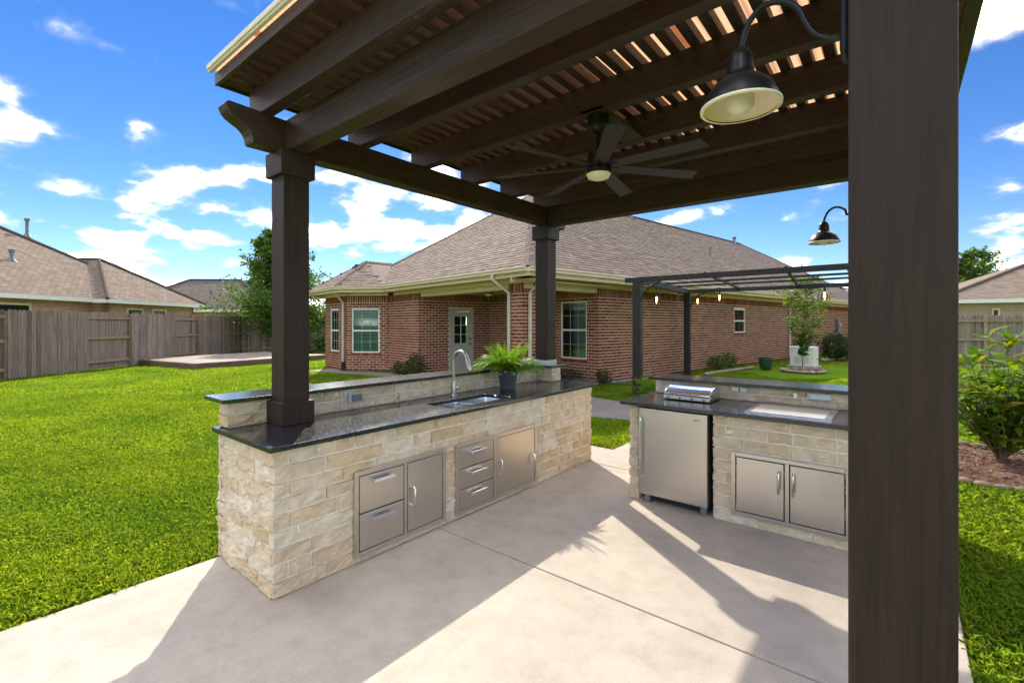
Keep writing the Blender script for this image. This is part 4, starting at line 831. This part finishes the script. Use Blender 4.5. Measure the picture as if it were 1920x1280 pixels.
# ================================================================== LOW DECK
k0, k1, k3 = pz(250, 682), pz(366, 692), pz(505, 676); du = (k1-k0); dv_ = (k3-k1); DU, DVL = du.length, dv_.length; du.normalize(); dv_ = (dv_-du*dv_.dot(du)).normalized(); DVL = 5.7
deck = thing('wooden_deck', 'low reddish wooden platform deck on lawn beside the picket fence', 'deck', k0)
x = 0
while x < DVL-.1: MB().obox(k0+dv_*x+UP*.17, du*DU, dv_*.135, UP*.035).build('board', 'deck_board', deck); x += .142
MB().obox(k0+UP*.0, du*DU, dv_*.04, UP*.168).build('fascia', 'deck_side', deck); MB().obox(k0+du*(DU-.04)+dv_*.04, du*.04, dv_*(DVL-.06), UP*.168).build('fascia', 'deck_side', deck); MB().obox(k0+dv_*.04, du*.04, dv_*(DVL-.06), UP*.168).build('fascia', 'deck_side', deck)
# ================================================================== NEIGHBOUR HOUSES
def hip_body(t, o, u, v, L, D, ez, pit, shm, wm, ridge_shift=0.0, wall=True, over=.45, trimm='fascia_white', gab=False):
    """rectangular hip-roofed body: eave corner o, eave directions u (length L) and v (depth D)"""
    o, u, v = Vector(o), Vector(u), Vector(v); o = Vector((o.x, o.y, 0)); w = min(L, D)/2; Z = UP
    C = [o, o+u*L, o+u*L+v*D, o+v*D]
    if L >= D: R = [o+u*w+v*w, o+u*(L-w)+v*w]
    else: R = [o+u*w+v*w, o+u*w+v*(D-w)]
    zr = ez+pit*w; E = [c+Z*ez for c in C]; R = [r+Z*zr for r in R]
    faces = ([(E[0], E[1], R[1], R[0], u), (E[1], E[2], R[1], v), (E[2], E[3], R[0], R[1], u), (E[3], E[0], R[0], v)] if L >= D else [(E[0], E[1], R[0], u), (E[1], E[2], R[1], R[0], v), (E[2], E[3], R[1], u), (E[3], E[0], R[0], R[1], v)])
    mb = MB(); uvs = []
    for f in faces:
        *pts, ax = f; b = len(mb.v); mb.add(pts, [tuple(range(len(pts)))]); n_ = (pts[1]-pts[0]).cross(pts[2]-pts[0]).normalized(); s = n_.cross(ax).normalized(); uvs.append([(p.dot(ax), p.dot(s)) for p in pts])
    me = mb.mesh('roof'); l = me.uv_layers.new(name='uv'); k = 0
    for q in uvs:
        for c in q: l.data[k].uv = c; k += 1
    ro = link('roof', me, shm, t)
    rc = MB()
    for a, b in ((E[0], R[0]), (E[1], R[1] if L >= D else R[0]), (R[0], R[1])): rc.tube([a+Z*.01, b+Z*.03], .09, 5)
    rc.build('ridge_caps', shm, ro)
    fb = MB(); fb.obox(o-u*.0+Z*(ez-.19), u*L, v*.03, Z*.185).obox(o+u*(L-.03)+Z*(ez-.19), u*.03, v*D, Z*.184).obox(o+v*.03+Z*(ez-.19), u*.03, v*(D-.03), Z*.184).build('fascia', trimm, t)
    MB().obox(o+u*.03+v*.03+Z*(ez-.16), u*(L-.06), v*(D-.06), Z*.02).build('soffit', 'cream_trim', t)
    if wall:
        for (a, d, ln, nn) in ((o+u*over+v*over, u, L-2*over, -v), (o+u*(L-over)+v*over, v, D-2*over, u), (o+u*over+v*(D-over), -v, D-2*over, -u)):
            wb = MB(); wb.obox(a, d*ln, -nn*.2, Z*(ez-.16)); me = wb.mesh('wall'); uvmap(me, d, Z); link('wall', me, wm, t)
    return R
def far_window(t, a, u, nrm, w, z0, z1):
    F = MB().obox(a+UP*z0+nrm*.005, u*.07, UP*(z1-z0), nrm*.05).obox(a+u*(w-.07)+UP*z0+nrm*.005, u*.07, UP*(z1-z0), nrm*.05).obox(a+u*.07+UP*(z1-.09)+nrm*.005, u*(w-.14), UP*.09, nrm*.05).build('window', 'white_vinyl' if False else 'cream_trim', t)
    MB().obox(a+u*.07+UP*z0+nrm*.006, u*(w-.14), UP*(z1-z0-.09), nrm*.02).build('pane', 'room_glass', F)
m, n, p = mat('room_glass'); p.inputs['Base Color'].default_value = (0.010, 0.022, 0.020, 1); p.inputs['Roughness'].default_value = 0.1; p.inputs['Specular IOR Level'].default_value = 0.25
fw = Vector((*CD, 0)); rt = Vector((*CR, 0))
nl = thing('neighbour_house', 'long brown-shingled brick house behind the picket fence and deck', 'house', CW(-24, 20))
R1 = hip_body(nl, CW(-20.1, 28.8), -fw, -rt, 26.0, 16.0, 2.86, .66, 'shingle_far', 'brick_far')
R2 = hip_body(nl, CW(-19.35, 29.75), -fw, -rt, 7.2, 14.0, 2.83, .66, 'shingle_far', 'brick_far')
for z, w in ((24.2, 1.05), (25.9, 1.05)): far_window(nl, CW(-19.8, z+1.05), -fw, rt, w, 1.2, 2.45)
far_window(nl, CW(-20.55, 20.1), -fw, rt, 1.5, .3, 2.5)
for X_, Z_, h in ((-25.2, 24.5, .75), (-22.6, 21.3, .35)):
    zz = 2.86+.66*(-20.1-X_); v_ = MB(); q = CW(X_, Z_, zz); v_.lathe([(.22, -.12), (.12, .04), (.075, .1), (.075, h), (.12, h+.02), (.12, h+.12)], q, 10).build('vent_pipe', 'outlet_dark', nl, smooth=True)
n2_ = thing('neighbour_house', 'small distant hip-roofed house showing above the far fence corner', 'house', CW(-24, 45))
hip_body(n2_, CW(-19.2, 36.6), -rt, fw, 13, 8.6, 2.75, .62, 'shingle_far_grey', 'brick_far_tan')
MB().lathe([(.2, -.1), (.08, .05), (.08, .4)], CW(-24.6, 38.5, 2.75+.62*1.9), 10).build('vent_pipe', 'outlet_dark', n2_)
n4_ = thing('neighbour_house', 'dark roof peak of a farther house rising behind others', 'house', CW(-26, 60))
hip_body(n4_, CW(-24.0, 52), -rt, fw, 9, 9, 2.8, .78, 'shingle_far_grey', 'brick_far_tan')
n3_ = thing('neighbour_house', 'tan brick house with grey-brown roof beyond the pale fence', 'house', CW(28, 26))
nu, nv = rt*.88-fw*.47, fw*.88+rt*.47
hip_body(n3_, CW(21.6, 24.0), nu, nv, 22, 14, 2.85, .40, 'shingle_far', 'brick_far_tan')
far_window(n3_, CW(21.6, 24.0)+nu*2.2+nv*.45, nu, -nv, .3, 1.2, 2.4)
# ================================================================== TREES, SHRUBS, GARDEN
def leaf_quads(pts, size, aspect=2.0, droop=.2, rng=RNG, jit=.35):
    """numpy leaf blades: 4 verts, folded quad, at points pts with random orientation"""
    N = len(pts); d = rng.normal(size=(N, 3)); d[:, 2] = d[:, 2]*.55-droop; d /= np.linalg.norm(d, axis=1)[:, None]
    s = rng.normal(size=(N, 3)); s -= (s*d).sum(1)[:, None]*d; s /= np.linalg.norm(s, axis=1)[:, None]
    L = size*(1+jit*rng.uniform(-1, 1, N))[:, None]; w = L/aspect/2
    a = pts; b = pts+d*L*.45+s*w; c = pts+d*L; e = pts+d*L*.45-s*w
    return np.stack([a, b, c, e], 1).reshape(-1, 3)
def np_mesh(name, V, k, m, parent):
    """faces of k consecutive vertices"""
    V = np.ascontiguousarray(V, dtype=np.float32); nf = len(V)//k; me = bpy.data.meshes.new(name)
    me.vertices.add(len(V)); me.vertices.foreach_set('co', V.ravel()); me.loops.add(nf*k); me.loops.foreach_set('vertex_index', np.arange(nf*k, dtype=np.int32))
    me.polygons.add(nf); me.polygons.foreach_set('loop_start', np.arange(0, nf*k, k, dtype=np.int32)); me.update(calc_edges=True); me.validate()
    return link(name, me, m, parent)
def tree(name, label, base, h, clear, width, nleaf, size, lm, seed, droop=.2, cat='tree', conic=.5, trunk=.09, nb=34, aspect=2.0, gap=.24):
    rs = random.Random(seed); rng = np.random.default_rng(seed); base = Vector(base); t = thing(name, label, cat, base)
    lean = Vector((rs.uniform(-.03, .03), rs.uniform(-.03, .03), 0)); P = [base+lean*h*f*3*f+UP*h*.93*f for f in np.linspace(0, 1, 8)]
    P[0] -= UP*.1
    MB().tube(P, [trunk*(1-.88*f) for f in np.linspace(0, 1, 8)], 8).build('trunk', 'bark', t, smooth=True)
    br = MB(); tips = []
    for k in range(nb):
        f = (k+.5)/nb; z = clear+(h*.97-clear)*f; a = 2.4*k+rs.uniform(-.5, .5); prof = (math.sin(math.pi*min(1, .22+.78*(1-f)))**.8) if conic < .6 else (1-f)**.75+.08
        ln = width/2*prof*rs.uniform(.62, 1.12); o = base+lean*z*3*(z/h)+UP*max(.02, z-ln*.25); d = Vector((math.cos(a), math.sin(a), rs.uniform(.15, .65)))
        pts = [o]; 
        for q in range(1, 5): pts.append(pts[-1]+d*(ln/4)+Vector((rs.uniform(-1, 1), rs.uniform(-1, 1), rs.uniform(-.6, .6)))*ln*.05)
        br.tube(pts, [max(.006, trunk*.34*(1-.8*q/4)*(1-.5*f)) for q in range(5)], 5)
        for q in range(1, 5):
            tips.append((pts[q], ln*.22))
            for _ in range(2):
                e_ = pts[q]+Vector((rs.uniform(-1, 1), rs.uniform(-1, 1), rs.uniform(-.5, .8)))*ln*gap; tips.append((e_, ln*.16)); br.tube([pts[q], e_], [.007, .004], 4)
    br.build('limbs', 'bark', t, smooth=True)
    C = np.array([tuple(c) for c, _ in tips]); S = np.array([s for _, s in tips]); idx = rng.integers(0, len(C), nleaf); pts = C[idx]+rng.normal(size=(nleaf, 3))*(S[idx]*.62)[:, None]
    np_mesh('crown', leaf_quads(pts, size, aspect, droop, rng), 4, lm, t)
    return t
tree('oak_tree', 'leafy young oak rising behind the back picket fence', CW(-13.3, 27.6), 7.2, .9, 6.0, 42000, .18, 'oak_leaf', 31, conic=.7, nb=60, trunk=.11, gap=.30)
tree('oak_tree', 'broad tree behind the tan brick house and pale fence', CW(33.0, 35), 7.0, 1.0, 4.2, 12000, .28, 'oak_leaf', 34, nb=40)
tree('young_tree', 'slender young tree with yellow-green top in stone-edged mulch ring', pz(1506, 696), 3.3, .55, 1.45, 2600, .125, 'young_leaf', 37, conic=.4, trunk=.035, nb=36, droop=-.1, aspect=2.6)
stk = pz(1503, 696); MB().tube([stk+Vector((.05, 0, 0)), stk+Vector((.08, 0, 2.2))], .018, 6).build('support_stake', 'outlet_steel', bpy.data.objects['young_tree'])
def ring_stones(label, pts, cat='garden edging', m='edging_stone', sz=.17, name='garden_edging'):
    t = thing(name, label, cat, pts[0]); rs = random.Random(len(pts))
    for a, b in zip(pts, pts[1:]):
        a, b = Vector(a), Vector(b); L = (b-a).length; d = (b-a).normalized(); s = 0
        while s < L:
            l = sz*rs.uniform(.8, 1.7); bm = bmesh.new(); bmesh.ops.create_icosphere(bm, subdivisions=2, radius=.5)
            for v in bm.verts: v.co *= 1+.22*mnoise.noise(v.co*2.3+Vector((s, l*9, 3))); v.co.x *= l*1.05; v.co.y *= sz*.72; v.co.z *= sz*.62
            me = bpy.data.meshes.new('stone'); bm.to_mesh(me); bm.free(); o = link('stone', me, m, None, 'all')
            place(o, a+d*(s+l/2)+UP*sz*.2, Matrix.Rotation(math.atan2(d.y, d.x)+rs.uniform(-.15, .15), 3, 'Z'), t); s += l*.93
    return t
tb = pz(1506, 696); ring = [tb+Vector((.62*math.cos(a), .62*math.sin(a), 0)) for a in np.linspace(0, 2*math.pi, 17)]
ring_stones('ring of rough stones around the slender young tree', ring)
MB().lathe([(.001, .06), (.35, .04), (.62, -.02)], tb, 20, False).build('mulch_ring', 'mulch', None, smooth='all'); struct(bpy.data.objects['mulch_ring'])
ring_stones('curved row of reddish edging stones along the brick house wall', [pz(1322, 703), pz(1360, 697), pz(1410, 690.5)])
ring_stones('far row of edging stones in front of dark shrubs', [pz(1540, 677), pz(1560, 676), pz(1594, 673)], sz=.25)
ring_stones('grey river stones at the foot of the brick corner', [HP(RW-.35, 3.3), HP(RW-.45, 5.0)], m='river_stone')
def shrub(label, c, r, h, nleaf, size, lm, seed, name='shrub', cat='shrub', aspect=2.0):
    rng = np.random.default_rng(seed); c = Vector(c); t = thing(name, label, cat, c); mb = MB(); rs = random.Random(seed)
    for k in range(10):
        a = rs.uniform(0, 6.28); mb.tube([c-UP*.03, c+Vector((math.cos(a)*r*.4, math.sin(a)*r*.4, h*.5)), c+Vector((math.cos(a)*r*.7, math.sin(a)*r*.7, h*.85))], [.012, .009, .004], 5)
    mb.build('stems', 'stem_brown', t)
    q = rng.normal(size=(nleaf, 3)); q /= np.linalg.norm(q, axis=1)[:, None]; q *= (rng.uniform(.25, 1, nleaf)**.45)[:, None]; q *= (1+.22*np.sin(q[:, :1]*7+seed)*np.cos(q[:, 1:2]*6))
    pts = np.array(tuple(c))+q*np.array([r, r, h/2])+np.array([0, 0, h/2])
    np_mesh('foliage', leaf_quads(pts, size, aspect, 0, rng), 4, lm, t); return t
shrub('rounded dark shrub with rusty tips beside the white generator', pz(1566, 676, .0), .62, 1.25, 2600, .10, 'hedge_leaf', 51)
shrub('dark green shrub next to the rounded rusty-tipped shrub', pz(1592, 674, .0), .55, 1.05, 1800, .10, 'hedge_leaf', 52)
shrub('low green plant at wall behind the reddish edging stones', pz(1347, 692), .35, .5, 700, .07, 'young_leaf', 53, 'garden_plant', 'plant')
shrub('small leafy plant between edging stones and brick wall', pz(1366, 688), .33, .55, 700, .07, 'young_leaf', 54, 'garden_plant', 'plant')
shrub('low green shrub growing at the foot of porch wall', HP(5.9, .05), .38, .45, 700, .07, 'hedge_leaf', 55, 'garden_plant', 'plant')
shrub('small plant growing below the porch door side wall', HP(5.15, .1), .30, .75, 700, .07, 'hedge_leaf', 56, 'garden_plant', 'plant')
shrub('ivy clump at the foot of brick corner', HP(.35, 3.1), .20, .42, 400, .06, 'hedge_leaf', 57, 'garden_plant', 'plant')
shrub('dark ground ivy below the shaded porch window', HP(1.8, 2.85), .9, .32, 1500, .06, 'hedge_leaf', 58, 'garden_plant', 'plant')
shrub('row of dark bushes at the foot of back fence', CW(-10.6, 27.8), .95, .95, 2200, .12, 'hedge_leaf', 59)
shrub('pale grassy clump at the foot of black steel pergola post', CW(2.93+.25, 10.6), .42, .42, 900, .16, 'grass_blade', 60, 'grass_clump', 'plant', 7)
# green planter with shrub, generator, wall meter
gp = pz(1436, 692); plt = thing('planter', 'dark green round planter on lawn by the downspout', 'planter', gp)
MB().lathe([(.001, 0), (.17, 0), (.185, .02), (.235, .36), (.25, .37), (.25, .42), (.22, .42), (.21, .34), (.001, .33)], gp, 24, False).build('pot', 'pot_green', plt, smooth=True)
g0 = pz(1512, 690); gu, gv = E1, -E2; gen = thing('generator', 'white boxy standby generator on pad beside the young tree', 'generator', g0)
go = pz(1525, 689); gu = (pz(1547, 685)-go); gu.z = 0; GW = .58; gu.normalize(); gv = Vector((-gu.y, gu.x, 0))
MB().obox(go-gu*.08-gv*.08-UP*.02, gu*(GW+.16), gv*.96, UP*.06).build('pad', 'concrete', gen)
MB().obox(go+UP*.04, gu*GW, gv*.8, UP*.66).build('body', 'generator_white', gen, bevel=.012)
MB().prism([go+UP*.702-gu*.015-gv*.015, go+UP*.74-gu*.015-gv*.015, go+UP*.775+gu*.06-gv*.015, go+UP*.775+gu*(GW-.06)-gv*.015, go+UP*.74+gu*(GW+.015)-gv*.015, go+UP*.702+gu*(GW+.015)-gv*.015], gv*.83).build('lid', 'generator_white', gen, bevel=.008)
MB().obox(go+gu*(GW-.18)+UP*.27-gv*.012, gu*.07, gv*.02, UP*.05).build('latch', 'rubber_black', gen)
for k in range(5): MB().obox(go+gu*(-.008)+gv*.15+UP*(.16+k*.05), gv*.5, gu*.012, UP*.018).build('louvre', 'outlet_steel', gen)
mt = HP(RW, 24.3); met = thing('electric_meter', 'grey utility meter box with conduit on the far brick wall', 'meter', mt)
MB().obox(mt-E2*.16+UP*1.15, E1*.35, E2*.16, UP*.75).build('box', 'outlet_dark', met, bevel=.01); MB().tube([mt-E2*.06+E1*.1+UP*0, mt-E2*.06+E1*.1+UP*1.16], .035, 8).build('conduit', 'outlet_steel', met); MB().lathe([(.001, 0), (.1, 0), (.1, .08), (.001, .1)], (0, 0, 0), 16, False).build('dial', 'outlet_steel', met).matrix_basis = Matrix.Translation(mt-E2*.155+E1*.17+UP*1.55) @ (-E2).to_track_quat('Z', 'Y').to_matrix().to_4x4()
# far electricity pole behind the roof
up = thing('utility_pole', 'thin grey pole top showing above the far roof ridge', 'pole', CW(26, 42))
MB().tube([CW(25.8, 42), CW(25.8, 42, 7.0)], [.14, .09], 8).build('mast', 'outlet_steel', up); MB().obox(CW(25.3, 42, 6.2), rt*1.0, fw*.1, UP*.12).build('crossarm', 'outlet_steel', up)
# ---- large-leaved shrub in its mulch bed at the right
bc = pz(1878, 874); bedm = MB(); V = [bc+UP*.07]; K = 36
for j in range(K): a = 2*math.pi*j/K; r_ = 1.05*(1+.12*math.sin(3*a+1)); V.append(bc+Vector((r_*.6*math.cos(a), r_*.6*math.sin(a), .055+.01*math.sin(7*a))))
for j in range(K): a = 2*math.pi*j/K; r_ = 1.05*(1+.12*math.sin(3*a+1)); V.append(bc+Vector((r_*math.cos(a), r_*math.sin(a), -.03)))
bedm.add(V, [(0, 1+j, 1+(j+1) % K) for j in range(K)]+[(1+j, 1+K+j, 1+K+(j+1) % K, 1+(j+1) % K) for j in range(K)])
struct(bedm.build('mulch_bed', 'mulch', None, smooth='all'))
ch = np.zeros((2600, 4, 3))
for k in range(2600):
    a = RNG.uniform(0, 6.28); r_ = 1.0*math.sqrt(RNG.uniform(0, 1)); c = np.array([bc.x+r_*math.cos(a), bc.y+r_*math.sin(a), .075*(1-.35*r_)-(.06 if r_ > .8 else 0)*(r_-.8)/.2+.005]); q = RNG.uniform(0, 3.14); d = np.array([math.cos(q), math.sin(q), RNG.uniform(-.3, .3)])*RNG.uniform(.012, .04); s = np.array([-math.sin(q), math.cos(q), RNG.uniform(-.4, .4)])*RNG.uniform(.003, .009)
    ch[k] = [c-d-s, c+d-s, c+d+s, c-d+s]
pieces('mulch_chip', [(0, (.09, .045, .03)), (.5, (.17, .085, .055)), (.85, (.24, .14, .09)), (1, (.38, .28, .2))], .95, 20, .2, 0)
stuff(np_mesh('mulch_chips', ch.reshape(-1, 3), 4, 'mulch_chip', None))
ring_stones('low ring of brown stones around the mulch bed of leafy shrub', [bc+Vector((1.02*(1+.12*math.sin(3*a+1))*math.cos(a), 1.02*(1+.12*math.sin(3*a+1))*math.sin(a), 0)) for a in np.linspace(0, 2*math.pi, 19)], sz=.12, m='bed_stone')
sb = thing('leafy_shrub', 'large-leaved bright green shrub with arching stems in mulch bed', 'shrub', bc)
lf = MB(); V = []; F = []; n_ = 6
for i in range(n_+1):
    t = i/n_; w = .30*math.sin(math.pi*min(1, t**.8*.97+.03)); z = -.22*t*t
    V += [(t, -w*.5, z+.05*w), (t, 0, z), (t, w*.5, z+.05*w)]
for i in range(n_):
    F += [(3*i, 3*i+3, 3*i+4, 3*i+1), (3*i+1, 3*i+4, 3*i+5, 3*i+2)]
lfm = lf.add(V, F).mesh('leaf'); lfm.materials.append(MATS['shrub_leaf']); lfm.polygons.foreach_set('use_smooth', [True]*len(lfm.polygons))
rs = random.Random(77); LV = []
for k in range(66):
    a = k*2.4+rs.uniform(-.3, .3); hgt = rs.uniform(.7, 1.5) if k > 3 else rs.uniform(1.55, 1.8); spread = rs.uniform(.2, 1.0) if k > 3 else rs.uniform(.05, .22)
    pts = []
    for q in range(8):
        f = q/7; pts.append(bc+Vector((math.cos(a)*spread*f**1.2, math.sin(a)*spread*f**1.2, .03+hgt*f*(1-.12*f)))+Vector((rs.uniform(-1, 1), rs.uniform(-1, 1), 0))*.02)
    MB().tube(pts, [.010*(1-.75*q/7) for q in range(8)], 6).build('stem', 'stem_brown', sb, smooth=True)
    for q in range(2, 8):
        nlf = 6 if q == 7 else 4
        for j in range(nlf):
            az = rs.uniform(0, 6.28); pt = pts[q]+(pts[q]-pts[q-1])*rs.uniform(-.8, .2); LV.append((pt, az, rs.uniform(-.15, .75) if q < 7 else rs.uniform(.1, .95), rs.uniform(.13, .225)*(1.0 if q > 2 else .8), rs.uniform(-.6, .6)))
LV.sort(key=lambda t: (t[0]-eye).length); restV = []; base_v = np.array([v.co[:] for v in lfm.vertices])
rest = MB()
for k, (p_, az, el, s, rl) in enumerate(LV):
    M = Matrix.Rotation(az, 3, 'Z') @ Matrix.Rotation(-el, 3, 'Y') @ Matrix.Rotation(rl, 3, 'X') @ Matrix.Diagonal((s, s, s))
    if k < 300:
        o = bpy.data.objects.new('leaf', lfm); COL.objects.link(o); place(o, p_, M, sb)
    else: rest.add([p_+M @ Vector(v) for v in base_v], F)
o = rest.build('foliage', 'shrub_leaf', sb, smooth='all'); stuff(o)
# ================================================================== GRASS
def inside(px, py, poly):
    c = np.zeros(len(px), bool); j = len(poly)-1
    for i in range(len(poly)):
        xi, yi = poly[i][:2]; xj, yj = poly[j][:2]
        c ^= ((yi > py) != (yj > py)) & (px < (xj-xi)*(py-yi)/(yj-yi+1e-12)+xi); j = i
    return c
house_poly = [HP(RW-.05, 3.2), HP(RW-.05, 30), HP(11, 30), HP(10.75, -.68), HP(8.7, -.68), HP(7.68, .4), HP(5.5, .4), HP(RW-.02, .15), HP(RW-.05, 3.2)]
deck_poly = [k0, k0+du*DU, k0+du*DU+dv_*DVL, k0+dv_*DVL]
def lawn(name, X0, X1, Z0, Z1, dens, length, width, seed, clump=.35):
    """blades sown over a rectangle given in metres right and ahead of the camera, kept off paving, house and deck"""
    rng = np.random.default_rng(seed); N = int((X1-X0)*(Z1-Z0)*dens); X = rng.uniform(X0, X1, N); Z = rng.uniform(Z0, Z1, N)
    vis = np.abs(X) < Z*1.3+2.2; X, Z = X[vis], Z[vis]
    x = X*CR[0]+Z*CD[0]; y = X*CR[1]+Z*CD[1]
    bad = (x > SX0-.012) & (x < SX1+.012) & (y < SY1+.012) & (y > SY0); bad |= (x > -2.89) & (x < -1.53) & (y > 5) & (y < 8.5)
    for poly in (PATH, PATH2, house_poly, deck_poly): bad |= inside(x, y, poly)
    bad |= np.hypot(x-bc.x, y-bc.y) < 1.05; bad |= np.hypot(x-tb.x, y-tb.y) < .62; bad |= X < -14.95
    x, y = x[~bad], y[~bad]; N = len(x)
    az = rng.uniform(0, 2*np.pi, N); ln = length*rng.uniform(.55, 1.25, N); lean = rng.uniform(.15, 1.05, N)
    pn = np.sin(x*3.1+np.cos(y*2.3)*2)*np.cos(y*2.7+np.sin(x*1.9)*2); ln *= 1+.22*pn
    w = width*rng.uniform(.7, 1.25, N)*.5; dx, dy = np.cos(az), np.sin(az); sx, sy = -dy, dx
    b = np.stack([x, y, np.full(N, -.035)], 1); S = np.stack([sx*w, sy*w, np.zeros(N)], 1)
    m1 = b+np.stack([dx*ln*.28*lean, dy*ln*.28*lean, ln*.62], 1); tp = b+np.stack([dx*ln*.85*lean, dy*ln*.85*lean, ln*(1.0-.34*lean)], 1)
    V = np.stack([b-S, b+S, m1+S*.9, tp, m1-S*.9], 1).reshape(-1, 3).astype(np.float32)
    me = bpy.data.meshes.new(name); me.vertices.add(len(V)); me.vertices.foreach_set('co', V.ravel()); me.loops.add(N*5); me.loops.foreach_set('vertex_index', np.arange(N*5, dtype=np.int32)); me.polygons.add(N); me.polygons.foreach_set('loop_start', np.arange(0, N*5, 5, dtype=np.int32)); me.update(calc_edges=True)
    o = link(name, me, 'grass_blade'); stuff(o); return N
tot = 0
tot += lawn('lawn_grass', -7.5, -.8, 0.6, 6.0, 9500, .060, .0046, 1)
tot += lawn('lawn_grass', .8, 7.5, 1.8, 6.5, 6500, .075, .0048, 2)
tot += lawn('lawn_grass', -12, 4, 6.0, 11.0, 3000, .058, .0075, 3)
tot += lawn('lawn_grass', 4, 14, 6.5, 14.0, 900, .075, .012, 4)
tot += lawn('lawn_grass', -15, 8, 11.0, 18.0, 900, .06, .013, 5)
tot += lawn('lawn_grass', -15, 20, 18.0, 30.0, 420, .055, .018, 6)
print('grass blades', tot, 'bricks', len(BRK), 'shingles', len(SH))
